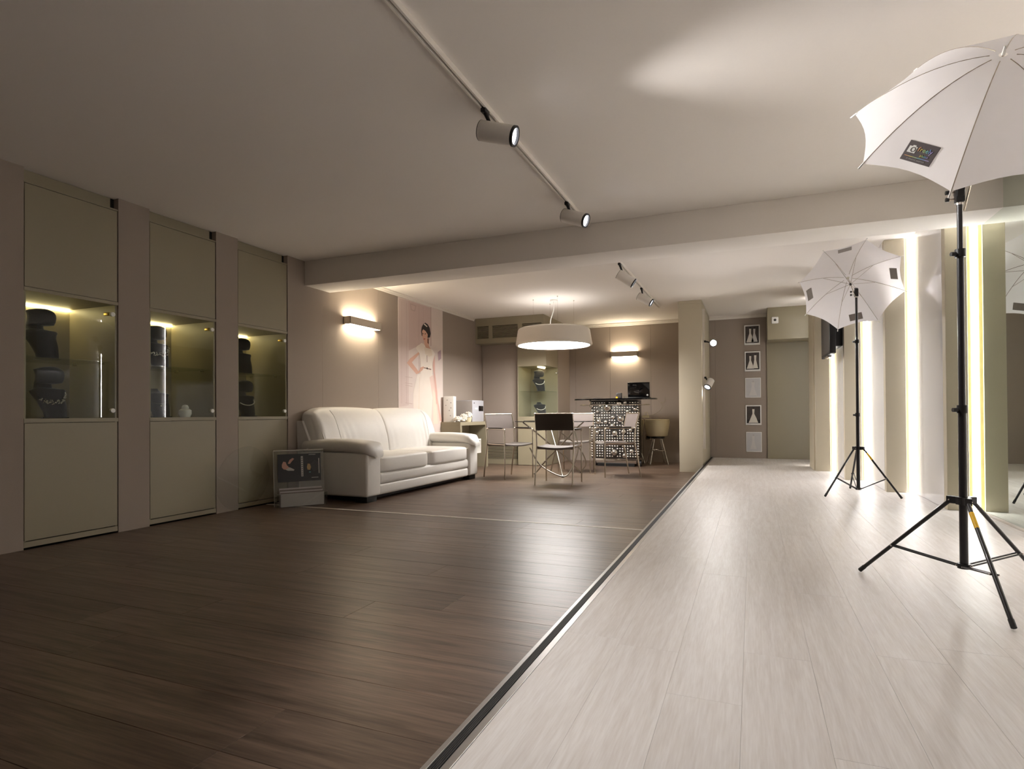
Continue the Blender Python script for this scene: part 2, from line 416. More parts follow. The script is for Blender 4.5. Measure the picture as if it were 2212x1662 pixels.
grille(t, -4.42, -3.77, .085, .335, 9.425, 13)

# ------------------------------------------------------------ display niches in the left wall
def bust_mesh(head=True):
    rowsH = [(835, 222, 442), (760, 205, 440), (690, 172, 436), (640, 150, 428), (580, 108, 416), (540, 82, 416), (505, 72, 428), (488, 100, 418), (478, 112, 340), (470, 114, 296), (440, 118, 288), (424, 119, 290), (418, 119, 350), (408, 120, 392), (372, 128, 408), (320, 131, 416), (280, 124, 412), (255, 112, 398), (236, 150, 375), (222, 205, 345), (215, 260, 318)]
    rowsN = [(835, 222, 442), (760, 205, 440), (690, 172, 436), (640, 150, 428), (580, 108, 416), (540, 82, 416), (505, 72, 428), (488, 105, 410), (478, 150, 330), (440, 168, 290), (420, 175, 284)]
    k = .37/620; rings = []
    for z, l, r in (rowsH if head else rowsN):
        c = ((l+r)/2-255)*k; a = (r-l)/2*k; bb = min(a*.8, .058) if z > 470 else min(a*.62, .05)
        rings.append([(c+a*math.copysign(abs(math.cos(q))**.85, math.cos(q)), bb*math.sin(q), (835-z)*k) for q in [j*2*PI/20 for j in range(20)]])
    return B().loft(rings).mesh('bust', ang=60)
BH = bust_mesh(True); BN = bust_mesh(False)
for me in (BH, BN): me.materials.append(MATS['velvet'])
def bust(label, loc, rz, head=True, sc=1., group='black velvet jewellery busts'):
    t = thing('jewellery_bust', label, 'bust', loc, rz, group)
    o = mesh_obj('bust_form', BH if head else BN, None, t)
    b = B().box((-.035, -.05, -.0), (.115, .05, .008), bev=.002, seg=1).obj('base', 'black', t, smooth=False)
    t.scale = (sc, sc, sc); return t
def necklace(label, loc, rz, kind, cat='necklace'):
    t = thing('necklace', label, cat, loc, rz, 'necklaces on the busts')
    b = B(); n = 26
    for j in range(n):
        q = -.15+(PI+.3)*j/(n-1)
        x = .05+.088*math.cos(q)*.9; y = -.062*abs(math.sin(q))**.7*1.05-.004; z = .165-.05*math.sin(q)
        if kind == 'pearl': b.ball((x-.03, y, z), .006, 1)
        elif kind == 'bead':
            for m_ in range(3): b.ball((x-.03+random.uniform(-.008, .008), y-.003, z+random.uniform(-.016, .016)), .0055, 1)
        else: b.ball((x-.03, y, z), .0028, 1)
    if kind == 'fine': b.ball((.025, -.072, .10), .008, 1)
    b.obj('beads', {'pearl': 'pearl', 'bead': 'silver_bead', 'fine': 'silver_bead'}[kind], t); return t
def display_cabinet(idx, y0, y1, label):
    t = thing('display_cabinet', label, 'cabinet', (XL, (y0+y1)/2, 0), 0, 'built-in display cabinets of the left wall')
    hw = (y1-y0)/2-.002; zb, zt = .868, 1.722; D = -.55
    c = B()
    c.box((D-.02, -hw, .05), (D, hw, ZC-.002))                       # back
    for s_ in (-1, 1): c.box((D, s_*hw-(.016 if s_ > 0 else 0), .05), (-.012, s_*hw+(.016 if s_ < 0 else 0), zt+.02))
    c.box((D, -hw, zb-.028), (0, hw, zb)).box((D, -hw, zt), (0, hw, zt+.024)).box((D, -hw, 2.44), (-.002, hw, 2.452))
    c.obj('carcass', 'olive', t, smooth=False)
    B().box((-.06, -hw, 2.453), (-.045, hw-.03, ZC-.002)).obj('header_panel', 'olive', t, smooth=False)
    B().box((-.05, hw-.028, 2.453), (-.049, hw, ZC-.002)).obj('shadow_gap', 'gap', t, smooth=False)
    B().box((-.022, -hw+.004, 1.749), (-.003, hw-.004, 2.437), bev=.0015, seg=1).obj('upper_door', 'olive', t, smooth=False)
    B().box((-.022, -hw+.004, .056), (-.003, hw-.004, .837), bev=.0015, seg=1).obj('lower_door', 'olive', t, smooth=False)
    B().box((-.03, -hw, .012), (-.004, hw, .05), bev=.0015, seg=1).obj('plinth', 'olive', t, smooth=False)
    g = B().box((-.016, -hw+.01, zb+.003), (-.008, hw-.012, zt-.003)).obj('glass_door', 'glass', t, smooth=False)
    for z in (zb+.055, zt-.075):
        B().cyl((-.008, hw-.045, z), (.012, hw-.045, z), .0165, 20).obj('knob', 'plastic_white', g)
    B().box((-.06, hw-.07, zt-.085), (-.017, hw-.05, zt-.06), bev=.003).obj('hinge', 'brass', g)
    B().box((D+.01, -hw+.018, 1.287), (-.05, hw-.018, 1.295)).obj('glass_shelf', 'glass_green', t, smooth=False)
    for yy in (-hw+.018, hw-.05):
        for xx in (D+.09, -.13): B().cyl((xx, yy, 1.280), (xx, yy+.03, 1.280), .006, 8).obj('shelf_pin', 'chrome', t)
    B().box((D+.004, -hw+.02, zt-.016), (D+.022, hw-.022, zt-.002), bev=.003).obj('led_strip', 'niche_led', t)
    return t
display_cabinet(0, *CABS[0], 'olive built-in display cabinet, leftmost and nearest, two black busts behind glass')
display_cabinet(1, *CABS[1], 'olive built-in display cabinet in the middle of the three')
display_cabinet(2, *CABS[2], 'olive built-in display cabinet nearest the white sofa')
def cabpos(px, x, z): p = hit(px, 800, x=x); return (x, p.y, z)
BA = math.radians(68)
bust('black bust with head, upper shelf of the leftmost display cabinet', cabpos(86, -4.78, 1.2955), BA)
bust('black bust with head wearing beads, bottom of the leftmost display cabinet', cabpos(104, -4.76, .8685), BA, sc=1.02)
necklace('sparkling bead collar on the lower bust of the leftmost cabinet', cabpos(104, -4.76, .8685), BA, 'bead')
bust('black bust with beaded collar, upper shelf of the middle display cabinet', cabpos(334, -4.80, 1.2955), BA)
necklace('sparkling bead collar on the upper bust of the middle cabinet', cabpos(334, -4.80, 1.2955), BA, 'bead')
bust('headless black bust at the bottom of the middle display cabinet', cabpos(336, -4.78, .8685), BA, head=False)
necklace('fine pendant chain on the headless bust of the middle cabinet', cabpos(336, -4.78, .8685), BA, 'fine')
bust('black bust with head, upper shelf of the display cabinet nearest the sofa', cabpos(520, -4.80, 1.2955), BA)
bust('black bust with pearls, bottom of the display cabinet nearest the sofa', cabpos(526, -4.79, .8685), BA)
necklace('pearl necklace on the lower bust of the cabinet nearest the sofa', cabpos(526, -4.79, .8685), BA, 'pearl')
# white decorative vase lying in the middle cabinet
t = thing('round_box', 'small white round glass pot on the floor of the middle display cabinet', 'pot', (-4.62, 3.68, .8685))
B().lathe([(0, 0), (.04, 0), (.052, .03), (.05, .06), (.03, .075), (.0, .075)], 20).obj('pot_body', 'plastic_white', t)
B().lathe([(.0, .075), (.026, .075), (.03, .085), (.02, .105), (.0, .11)], 16).obj('lid', 'plastic_white', t)

# ------------------------------------------------------------ sofa
sf = thing('leather_sofa', 'white leather two-cushion sofa against the left wall', 'sofa', (-3.955, 6.03, 0), math.radians(-1.0))
def rbox(lo, hi, r, puff=0., seg=4):
    b = B(); b.box(lo, hi, bev=r, seg=seg)
    return b
def cushion(lo, hi, puff, n=10, pw=.32):
    # superellipsoid cushion
    lo = Vector(lo); hi = Vector(hi); c = (lo+hi)/2; d = (hi-lo)/2; b = B()
    P = []
    for i in range(n*2+1):
        v = -PI/2+PI*i/(n*2); row = []
        for j in range(n*4):
            u = 2*PI*j/(n*4)
            f = lambda w, e: math.copysign(abs(w)**e, w)
            row.append((c.x+d.x*f(math.cos(v), pw)*f(math.cos(u), pw), c.y+d.y*f(math.cos(v), pw)*f(math.sin(u), pw), c.z+d.z*f(math.sin(v), pw*1.25)))
        P.append(row+[row[0]])
    b.grid(P); bmesh.ops.remove_doubles(b.b, verts=b.b.verts, dist=.0008)
    return b
SY = 1.215   # half length; local: +x is the front, y along the sofa
rbox((-.44, -SY+.04, .07), (.40, SY-.04, .29), .03).obj('base_frame', 'leather_white', sf)
rbox((.36, -SY+.235, .055), (.435, SY-.235, .165), .025).obj('front_rail', 'leather_white', sf)
rbox((.34, -SY+.235, .165), (.44, SY-.235, .285), .035).obj('front_roll', 'leather_white', sf)
for s_ in (-1, 1):
    a = rbox((-.40, s_*(SY-.115)-.115, .06), (.455, s_*(SY-.115)+.115, .50), .022).obj('arm_panel', 'leather_white', sf)
    # padded arm top, drooping to the rear
    rings = []
    for i in range(15):
        q = i/14; x = -.42+.93*q
        top = .575+.045*math.sin(PI*(.15+.75*q)); hgt = .068
        e = 1.0 if 0 < i < 14 else .55
        if q > .9: top -= .05*((q-.9)/.1)**2
        rings.append([(x, s_*(SY-.12)+.145*e*math.copysign(abs(math.cos(w))**.6, math.cos(w)), top-.055+hgt*e*math.copysign(abs(math.sin(w))**.75, math.sin(w))) for w in [j*2*PI/20 for j in range(20)]])
    B().loft(rings).obj('arm_pad', 'leather_white', sf, ang=70)
for s_ in (-1, 1):
    y0, y1 = (-SY+.235, -.004) if s_ < 0 else (.004, SY-.235)
    c = cushion((-.30, y0, .27), (.455, y1, .455), .03, pw=.22).obj('seat_cushion', 'leather_white', sf, ang=80)
    B().tube(spline([(.44, y0+.03, .425), (.446, (y0+y1)/2, .432), (.44, y1-.03, .425)], 4), .004, 6).obj('piping', 'leather_white', c)
    # back cushion: leaning, full shoulders with a dropped outer corner
    y0, y1 = (-SY+.06, .012) if s_ < 0 else (-.012, SY-.06)
    rings = []
    N = 60
    for i in range(N+1):
        q = i/N; y = y0+(y1-y0)*q; qo = q if s_ < 0 else 1-q          # qo=0 at outer side
        edge = .55+.45*(qo/.04)**.5 if qo < .04 else 1.
        ine = .86+.14*((1-qo)/.03)**.5 if qo > .97 else 1.
        e = edge*ine
        drop = .06*max(0, 1-qo/.2)**2.0+.010*max(0, (qo-.9)/.1)
        top = .955-drop+.015*math.sin(PI*qo); bot = .30
        ring = []
        for j in range(36):
            w = j*2*PI/36; cx = math.cos(w); sz = math.sin(w)
            zz = (top+bot)/2+(top-bot)/2*math.copysign(abs(sz)**.55, sz)*(1 if e > .9 else .965)
            th = .135*e*(1-.12*max(0, (zz-.6)/.35))
            lean = -.245-.13*(zz-.4)/.5
            if zz > .46 and cx > 0: th += .018*math.sin((zz-.46)/.5*PI)*e
            wr = (.0035+.0045*math.sin(y*5.3+1)**2)*abs(math.sin(y*19+2.2*math.sin(y*8.1)+zz*5+1.5*math.sin(zz*7)))**2*max(0, math.sin((zz-.45)/.42*PI)) if .45 < zz < .87 and cx > 0 and .25 < qo < .95 else 0
            ring.append((lean+th*math.copysign(abs(cx)**.6, cx)+wr, y, zz))
        rings.append(ring)
    bc = B().loft(rings).obj('back_cushion', 'leather_white', sf, ang=80)
    oy = -SY+.30 if s_ < 0 else SY-.30
    B().tube(spline([(-.262, oy*1.0, .93), (-.20, oy, .86), (-.15, oy*.985, .72), (-.112, oy*.97, .56), (-.105, oy*.965, .47)], 5), .0035, 6).obj('seam', 'leather_white', bc)
    B().tube(spline([(-.30, (SY-.105)*s_, .885), (-.24, (SY-.1)*s_, .80), (-.165, (SY-.095)*s_, .64), (-.135, (SY-.095)*s_, .52)], 5), .006, 6).obj('piping', 'leather_white', bc)
rings = []
for yy in (-SY+.03, SY-.03):
    rings.append([(-.36, yy, .08), (-.20, yy, .30), (-.30, yy, .60), (-.40, yy, .82), (-.47, yy, .82), (-.455, yy, .4), (-.44, yy, .08)])
B().loft(rings).obj('back_frame', 'leather_white', sf, smooth=False)
for sx in (-.36, .36):
    for s_ in (-1, 1): B().box((sx-.07, s_*(SY-.11)-.08, 0), (sx+.07, s_*(SY-.11)+.08, .062), bev=.004).obj('foot', 'plinth_black', sf)
B().box((-.42, -SY+.15, .012), (.33, SY-.15, .07)).obj('underside', 'plinth_black', sf, smooth=False)

# ------------------------------------------------------------ bridal wall print
po = thing('wall_poster', 'tall pink wall print of a standing bride behind the sofa', 'poster', (XL+.003, 7.39, 0))
def PZ(u, v): # zoomed print coordinates -> point on the left wall
    p = hit(860+u/5.94, 640+v/5.936, x=XL+.005); return Vector((0, p.y-7.39, p.z))
def pm(name, col): return mat('print_'+name, col, .55, noise=.035, nscale=9)
pm('pink', (206, 182, 175)); pm('pale', (219, 204, 196)); pm('shade_pink', (209, 189, 182)); pm('dress', (232, 220, 208)); pm('dress_pink', (226, 200, 188)); pm('skin', (214, 168, 146)); pm('hair', (38, 28, 28)); pm('brown', (120, 78, 62)); pm('blush', (214, 172, 158)); pm('line', (192, 168, 160)); pm('lip', (176, 92, 86)); pm('ivory', (228, 212, 194)); pm('violet', (176, 152, 160))
B().box((0, 6.775-7.39, .55), (.004, 8.012-7.39, ZC-.052)).obj('sheet', 'print_pale', po, smooth=False)
layer = [0]
def pp(name, col, pts, parent=po):
    layer[0] += 1; d = .0042+layer[0]*.00012
    return B().prism([PZ(*p)+Vector((d, 0, 0)) for p in pts], (.0001, 0, 0)).obj(name, 'print_'+col, parent, smooth=False)
pp('backdrop', 'shade_pink', [(8, 25), (130, 60), (135, 1400), (12, 1420)])
pp('backdrop', 'pink', [(130, 60), (415, 150), (410, 560), (135, 700)])
pp('door_edge', 'line', [(413, 140), (424, 140), (424, 640), (413, 640)])
for u in (42, 104, 262, 318): pp('moulding_line', 'line', [(u, 60+u*.25), (u+4, 60+u*.25), (u+4, 1380), (u, 1380)])
pp('moulding_ornament', 'line', [(150, 90), (230, 120), (215, 200), (160, 180)])
pp('moulding_ornament', 'pink', [(162, 108), (218, 128), (206, 184), (170, 168)])
for v in (1030, 1110, 1140, 1365): pp('drawer_line', 'line', [(88, v), (180, v+14), (180, v+20), (88, v+6)])
pp('shadow', 'violet', [(505, 720), (545, 690), (550, 800), (515, 830)])
pp('skirt', 'dress', [(245, 1000), (430, 980), (470, 1120), (500, 1350), (560, 1640), (200, 1640), (190, 1250)])
pp('skirt_fold', 'dress_pink', [(400, 1040), (450, 1010), (520, 1400), (572, 1640), (420, 1640), (440, 1300)])
pp('skirt_fold', 'ivory', [(440, 1180), (470, 1240), (510, 1640), (450, 1640)])
pp('skirt_fold', 'blush', [(478, 1250), (500, 1300), (555, 1600), (530, 1600)])
pp('skirt_fold', 'ivory', [(270, 1040), (276, 1040), (266, 1500), (258, 1500)])
pp('right_arm', 'skin', [(262, 715), (276, 735), (172, 850), (258, 965), (300, 905), (322, 915), (318, 950), (258, 990), (232, 1002), (108, 856), (150, 800)])
pp('left_arm', 'blush', [(452, 730), (468, 750), (470, 980), (500, 1240), (505, 1370), (485, 1390), (476, 1250), (452, 1000), (440, 900)])
pp('bodice', 'dress', [(240, 640), (300, 600), (350, 640), (440, 690), (470, 740), (438, 860), (436, 990), (285, 1000), (290, 920), (272, 740), (225, 670)])
pp('bodice_lace', 'ivory', [(330, 650), (420, 690), (440, 760), (390, 780), (345, 740)])
pp('neck', 'skin', [(336, 560), (385, 540), (392, 640), (415, 680), (350, 660), (330, 610)])
pp('neck_shadow', 'brown', [(372, 545), (388, 540), (390, 620), (372, 600)])
pp('hair', 'hair', [(300, 400), (318, 360), (345, 340), (378, 365), (402, 410), (414, 480), (405, 530), (380, 535), (300, 510), (292, 450)])
pp('face', 'skin', [(302, 440), (330, 415), (366, 450), (376, 500), (368, 560), (345, 592), (326, 575), (308, 520)])
pp('fringe', 'hair', [(300, 410), (330, 390), (372, 430), (396, 480), (380, 500), (350, 450), (318, 425), (304, 450)])
pp('tiara', 'dress', [(322, 362), (336, 352), (372, 388), (366, 398)])
pp('eye', 'hair', [(308, 478), (320, 476), (321, 486), (309, 488)]); pp('eye', 'hair', [(336, 482), (352, 478), (353, 488), (337, 490)])
pp('lips', 'lip', [(322, 545), (344, 542), (342, 556), (324, 556)])
pp('belt', 'brown', [(316, 912), (420, 935), (420, 946), (316, 922)])
pp('belt_brooch', 'hair', [(360, 915), (376, 918), (376, 940), (362, 938)])
pp('hand', 'skin', [(275, 920), (322, 900), (326, 920), (300, 960), (275, 960)])
pp('buttons', 'brown', [(362, 760), (367, 760), (370, 850), (366, 850)])

# ------------------------------------------------------------ wall lamps
def wall_lamp(label, loc, rz, L):
    t = thing('wall_lamp', label, 'lamp', loc, rz, 'slim up-and-down wall lamps')   # local: +y away from the wall, x along
    b = B(); w = L/2
    b.box((-w, .098, -.045), (w, .105, .045)).box((-w, .0, -.045), (-w+.006, .105, .045)).box((w-.006, 0, -.045), (w, .105, .045)).box((-w, 0, -.045), (w, .012, .045))
    b.obj('housing', 'lamp_body', t, smooth=False)
    B().box((-w+.008, .014, -.042), (w-.008, .096, -.036)).obj('lower_diffuser', 'lamp_emit', t, smooth=False)
    B().box((-w+.008, .014, .036), (w-.008, .096, .042)).obj('upper_diffuser', 'lamp_emit', t, smooth=False)
    return t
wall_lamp('slim grey wall lamp glowing above the white sofa', (XL+.003, 5.93, 1.995), -PI/2, .62)
wall_lamp('slim grey wall lamp glowing on the rear wall above the laptop', (-2.147, YW, 1.955), PI, .47)

# ------------------------------------------------------------ track lights
def track(label, p0, p1, nrm):
    t = thing('light_track', label, 'track', p0)
    p = Vector(p1)-Vector(p0); n = Vector(nrm); d = p.normalized(); s_ = d.cross(n)
    def bar(a0, a1, b0, b1, name, mt):
        poly = [s_*a0+n*b0, s_*a1+n*b0, s_*a1+n*b1, s_*a0+n*b1]
        B().prism(poly, p).obj(name, mt, t, smooth=False)
    bar(-.018, -.007, 0, .03, 'rail_side', 'white_trim'); bar(.007, .018, 0, .03, 'rail_side', 'white_trim'); bar(-.007, .007, 0, .012, 'rail_groove', 'olive_dark')
    return t
track('long white ceiling light track over the dark wood floor edge', (-1.31, -2.5, ZC), (-1.31, 4.97, ZC), (0, 0, -1))
track('short white ceiling light track behind the ceiling beam', (-1.32, 6.24, ZC), (-1.32, 9.25, ZC), (0, 0, -1))
track('vertical white light track on the side of the stub wall', (XE, 9.16, .34), (XE, 9.16, 2.43), (1, 0, 0))
def spot(label, base, nrm, centre, d, hot=False, power=0., size=60, L=.205, R=.053, glow=True):
    base = Vector(base); n = Vector(nrm); c = Vector(centre); d = Vector(d).normalized()
    t = thing('track_spotlight', label, 'spotlight', base, group='cylindrical track spotlights')
    up = (0, 0, 1) if abs(d.z) < .95 else (1, 0, 0)
    M = Matrix.Translation(c-base) @ axes(d, up).to_4x4(); h = L/2
    B().lathe([(0, -h), (R*.96, -h), (R, -h+.004), (R, h-.006)], 32, M).obj('can', 'spot_body', t)
    B().lathe([(R*1.006, -h+.003), (R*1.006, -h+.006)], 32, M).obj('back_seam', 'black', t)
    B().lathe([(R*1.01, h-.008), (R*1.01, h+.006), (R*.80, h+.006), (R*.74, h-.014)], 32, M).obj('bezel', 'black', t)
    B().lathe([(0, h-.014), (R*.5, h-.012), (R*.76, h-.008)], 32, M).obj('lens', 'lens_hot' if hot else 'lens', t)
    b = B(); a0 = n*.028; b.box(-Vector((.014, .03, .014))+n*.036, Vector((.014, .03, .014))+n*.036, bev=.004)
    b.tube([n*.04, (c-base)-d*.02+(base-c).normalized()*R*.95], [.013, .008], 10)
    b.obj('adapter', 'black', t)
    if power:
        ld = bpy.data.lights.new('spot_beam', 'SPOT'); ld.energy = power; ld.spot_size = math.radians(size); ld.spot_blend = .9; ld.shadow_soft_size = .02; ld.color = (1, .97, .95)
        lo = bpy.data.objects.new('spot_beam', ld); C.objects.link(lo); lo.parent = t
        lo.matrix_local = Matrix.Translation(c-base+d*(h+.012)) @ axes(-d, up).to_4x4()
    return t
def sdir(r, u, f): return RT*r+UP*u+FW*f
def sp_at(pxa, pya, y, pxc, pyc): return hit(pxa, pya, z=ZC-.03), hit(pxc, pyc, y=y)
for lb, yy, cpx, dd, pw, sz in [
    ('grey cylinder spotlight nearest the viewer on the long ceiling track', 2.84, (1074, 288), (.92, -.30, -.30), SPOT_W*1.0, 74),
    ('second grey cylinder spotlight on the long ceiling track, nearer the beam', 4.345, (1241, 471), (.80, -.37, -.50), SPOT_W*1.2, 52)]:
    c = hit(*cpx, y=yy+.02); spot(lb, (-1.31, yy, ZC), (0, 0, -1), c, sdir(*dd), power=pw, size=sz)
for lb, yy, cpx, dd, pw in [
    ('grey spotlight nearer the beam on the short ceiling track', 6.33, (1352, 602), (.80, -.54, -.18), SPOT_W*.5),
    ('grey spotlight farther back on the short ceiling track', 7.70, (1393, 647), (.78, -.50, -.34), SPOT_W*.5)]:
    c = hit(*cpx, y=yy+.02); spot(lb, (-1.32, yy, ZC), (0, 0, -1), c, sdir(*dd), power=pw, size=60, L=.20)
spot('spotlight of the long ceiling track just behind the viewpoint', (-1.31, .6, ZC), (0, 0, -1), (-1.27, .63, ZC-.14), (.24, .42, -.85), power=SPOT_W*.62, size=50)
spot('added unseen spotlight, rearmost on the long ceiling track, for bounce light', (-1.31, -.9, ZC), (0, 0, -1), (-1.27, -.87, ZC-.14), (.80, .42, -.62), power=SPOT_W*.75, size=60)  # unseen spot added to raise the bounce off the pale floor
c = hit(1541, 741, y=9.14); spot('upper spotlight of the vertical track, glaring at the viewer', (XE, 9.16, 1.94), (1, 0, 0), c, CO-c+Vector((0, 0, -.3)), hot=True, power=SPOT_W*.5, size=70, L=.15)
c = hit(1532, 829, y=9.12); spot('lower spotlight of the vertical track, tilted down to the stub wall', (XE, 9.16, 1.40), (1, 0, 0), c, sdir(-.52, -.72, -.45), power=SPOT_W*.12, size=60, L=.15)

# ------------------------------------------------------------ pendant lamp
t = thing('pendant_lamp', 'large white drum pendant lamp over the glass table', 'lamp', (-2.665, 8.124, 0))
B().lathe([(.47, 2.112), (.495, 2.115), (.512, 2.108), (.524, 2.09), (.55, 1.93), (.556, 1.895), (.553, 1.876), (.545, 1.868), (.522, 1.868), (.516, 1.885), (.49, 2.09)], 64).obj('shade', 'shade', t)
B().lathe([(0, 1.886), (.515, 1.886), (.515, 1.880), (0, 1.878)], 64).obj('diffuser', 'pendant_emit', t)
B().lathe([(0, 2.094), (.478, 2.094), (.478, 2.100), (0, 2.100)], 64).obj('upper_diffuser', 'pendant_up', t)
B().lathe([(0, ZC), (.055, ZC), (.055, ZC-.018), (.045, ZC-.026), (0, ZC-.026)], 24).obj('ceiling_rose', 'plastic_white', t)
for a in range(4):
    q = a*PI/2+.5; B().cyl((.30*math.cos(q), .30*math.sin(q), 2.07), (.30*math.cos(q), .30*math.sin(q), ZC), .0012, 6).obj('wire', 'steel', t)
    B().cyl((.30*math.cos(q), .30*math.sin(q), ZC-.012), (.30*math.cos(q), .30*math.sin(q), ZC), .008, 10).obj('wire_anchor', 'steel', t)
B().tube(spline([(0, 0, ZC-.02), (.002, 0, 2.40), (-.03, 0, 2.30), (-.05, 0, 2.22), (-.045, 0, 2.07)], 6), .006, 8).obj('cord', 'plastic_white', t)

# ------------------------------------------------------------ desk corner
t = thing('desk', 'olive box desk beyond the sofa with an open knee space', 'desk', (0, 0, 0))
X0, X1, Y0, Y1, ZT = XL+.01, -4.10, 7.93, 8.93, .757
B().box((X0, Y0, ZT-.055), (X1, Y1, ZT), bev=.002, seg=1).obj('desk_top', 'olive', t, smooth=False)
B().box((X0, Y0, 0), (X1, Y0+.055, ZT-.0555), bev=.002, seg=1).obj('side', 'olive', t, smooth=False)
B().box((X0, Y1-.055, 0), (X1, Y1, ZT-.0555), bev=.002, seg=1).obj('side', 'olive', t, smooth=False)
B().box((X0, Y0+.056, .02), (X0+.015, Y1-.056, ZT-.056)).obj('back_panel', 'olive', t, smooth=False)
t = thing('cube_shelf', 'white open cube shelf inside the olive desk', 'shelf', (-4.27, 8.52, .0))
for lo, hi in (((-.14, -.2, .455), (.14, .2, .475)), ((-.14, -.2, .245), (.14, .2, .265)), ((-.14, .18, .2655), (.14, .2, .4545)), ((-.14, -.2, .2655), (.14, -.18, .4545))): B().box(lo, hi).obj('board', 'plastic_white', t, smooth=False)
B().box((-.16, -.2, .2), (-.141, .2, .5)).obj('wall_bracket', 'plastic_white', t, smooth=False)
tag(B().box((-4.36, 8.50, .4755), (-4.2, 8.64, .495), bev=.004).obj('black_case', 'black'), 'small black case lying on the white cube shelf', 'case')
t = thing('tall_vase', 'tall square white vase with raised dots on the olive desk', 'vase', (-4.345, 8.05, ZT), math.radians(14))
B().box((-.082, -.082, 0), (.082, .082, .40), bev=.004).obj('vase_body', 'plastic_white', t)
B().box((-.07, -.07, .40), (.07, .07, .4005)).obj('opening', 'paper_grey', t, smooth=False)
for (u, v) in ((-.02, .34), (.04, .30), (.04, .22), (.015, .18), (-.04, .26), (.03, .10)):
    B().cyl((u, -.0825, v), (u, -.086, v), .009, 12).obj('dot', 'paper_grey', t)
t = thing('photo_kiosk', 'silver-grey box printer with a dark slot on the olive desk', 'printer', (-4.27, 8.62, ZT), 0)
B().box((-.17, -.21, 0), (.14, .21, .345), bev=.006).obj('body', 'machine_grey', t)
B().box((-.165, -.2125, .01), (.135, -.2102, .335)).obj('side_cover', 'paper_grey', t, smooth=False)
B().box((.1405, .02, .17), (.143, .19, .255)).obj('slot', 'black_gloss', t, smooth=False)
B().box((.1405, -.12, .195), (.144, -.03, .225), bev=.001, seg=1).obj('button_plate', 'plastic_white', t, smooth=False)
B().cyl((.14, -.15, .30), (.144, -.15, .30), .01, 12).obj('logo_dot', 'black', t)
def blossom(label, loc, r, n, seed, pot=False):
    rr = random.Random(seed); t = thing('flower_cluster', label, 'flowers', loc)
    base = .0
    if pot: B().lathe([(0, 0), (r*.62, 0), (r*.8, r*.7), (r*.86, r*1.0), (r*.78, r*1.0), (0, r*.9)], 20).obj('pot', 'cream', t); base = r*1.0
    for k in range(n):
        q = rr.uniform(0, 2*PI); v = rr.uniform(0.05, 1.25); d = Vector((math.cos(q)*math.cos(v), math.sin(q)*math.cos(v), math.sin(v)))
        c = d*r*.8+Vector((0, 0, base+r*.25)); b = B()
        M3 = axes(d)
        for p in range(5):
            w = p*2*PI/5; u = M3 @ Vector((math.cos(w), math.sin(w), .35)); s_ = M3 @ Vector((-math.sin(w), math.cos(w), 0)); L_ = r*.42
            b.grid([[c-s_*L_*.1, c+d*.002, c+s_*L_*.1], [c+u*L_*.55-s_*L_*.42, c+u*L_*.6+d*L_*.12, c+u*L_*.55+s_*L_*.42], [c+u*L_-s_*L_*.15+d*L_*.1, c+u*L_*1.05+d*L_*.15, c+u*L_+s_*L_*.15+d*L_*.1]])
        b.ball(c+d*r*.06, r*.09, 1); b.obj('bloom', 'petal', t)
    return t
blossom('low white flower cluster at the left end of the olive desk', (-4.18, 8.0, ZT+.012), .062, 34, 3)
blossom('white flower cluster in front of the tall square vase', (-4.165, 8.15, ZT+.014), .06, 28, 4, pot=False).scale = (1, 1, 1.5)
blossom('potted white flowers in a cream bowl beside the grey printer', (-4.165, 8.32, ZT+.0005), .07, 26, 5, pot=True)

# ------------------------------------------------------------ corner display cabinet
t = thing('corner_cabinet', 'olive corner display cabinet with glass upper case under the bulkhead', 'cabinet', (0, 0, 0))
x0, x1, y0, y1 = -3.72, -3.2, 9.33, 9.97
B().box((x0, y0, .005), (x1, y1, .80), bev=.002, seg=1).obj('lower_body', 'olive', t, smooth=False)
B().box((x0, y0, .80), (x1, y1, .83), bev=.002, seg=1).obj('plinth_board', 'olive', t, smooth=False)
B().box((x0, y0, 1.69), (x1, y1, 2.10), bev=.002, seg=1).obj('upper_body', 'olive', t, smooth=False)
B().box((x0, y1-.016, .831), (x1, y1, 1.689)).box((x0, y0, .831), (x0+.016, y1-.017, 1.689)).obj('back_walls', 'olive', t, smooth=False)
g = B().box((x0+.017, y0+.004, .833), (x1-.012, y0+.010, 1.688)).obj('glass_front', 'glass_green', t, smooth=False)
g = B().box((x1-.010, y0+.004, .833), (x1-.004, y1-.018, 1.688)).obj('glass_door', 'glass_green', t, smooth=False)
for z in (.90, 1.60): B().cyl((x1-.03, y1-.05, z), (x1+.02, y1-.05, z), .012, 12).obj('hinge', 'chrome', g)
B().box((x0+.018, y0+.014, 1.262), (x1-.014, y1-.018, 1.27)).obj('glass_shelf', 'glass_green', t, smooth=False)
B().box((-3.40, y0+.12, 1.672), (-3.37, y1-.2, 1.688), bev=.003).obj('led_strip', 'niche_led', t)
bust('black bust with head and white stone necklace in the corner cabinet', (-3.44, 9.62, 1.2705), math.radians(18), group='black velvet jewellery busts')
necklace('white stone necklace on the upper bust of the corner cabinet', (-3.44, 9.62, 1.2705), math.radians(18), 'pearl')
bust('headless black bust on the floor of the corner cabinet', (-3.42, 9.62, .8305), math.radians(18), head=False)
necklace('long pearl string on the headless bust of the corner cabinet', (-3.42, 9.62, .8305), math.radians(18), 'pearl')

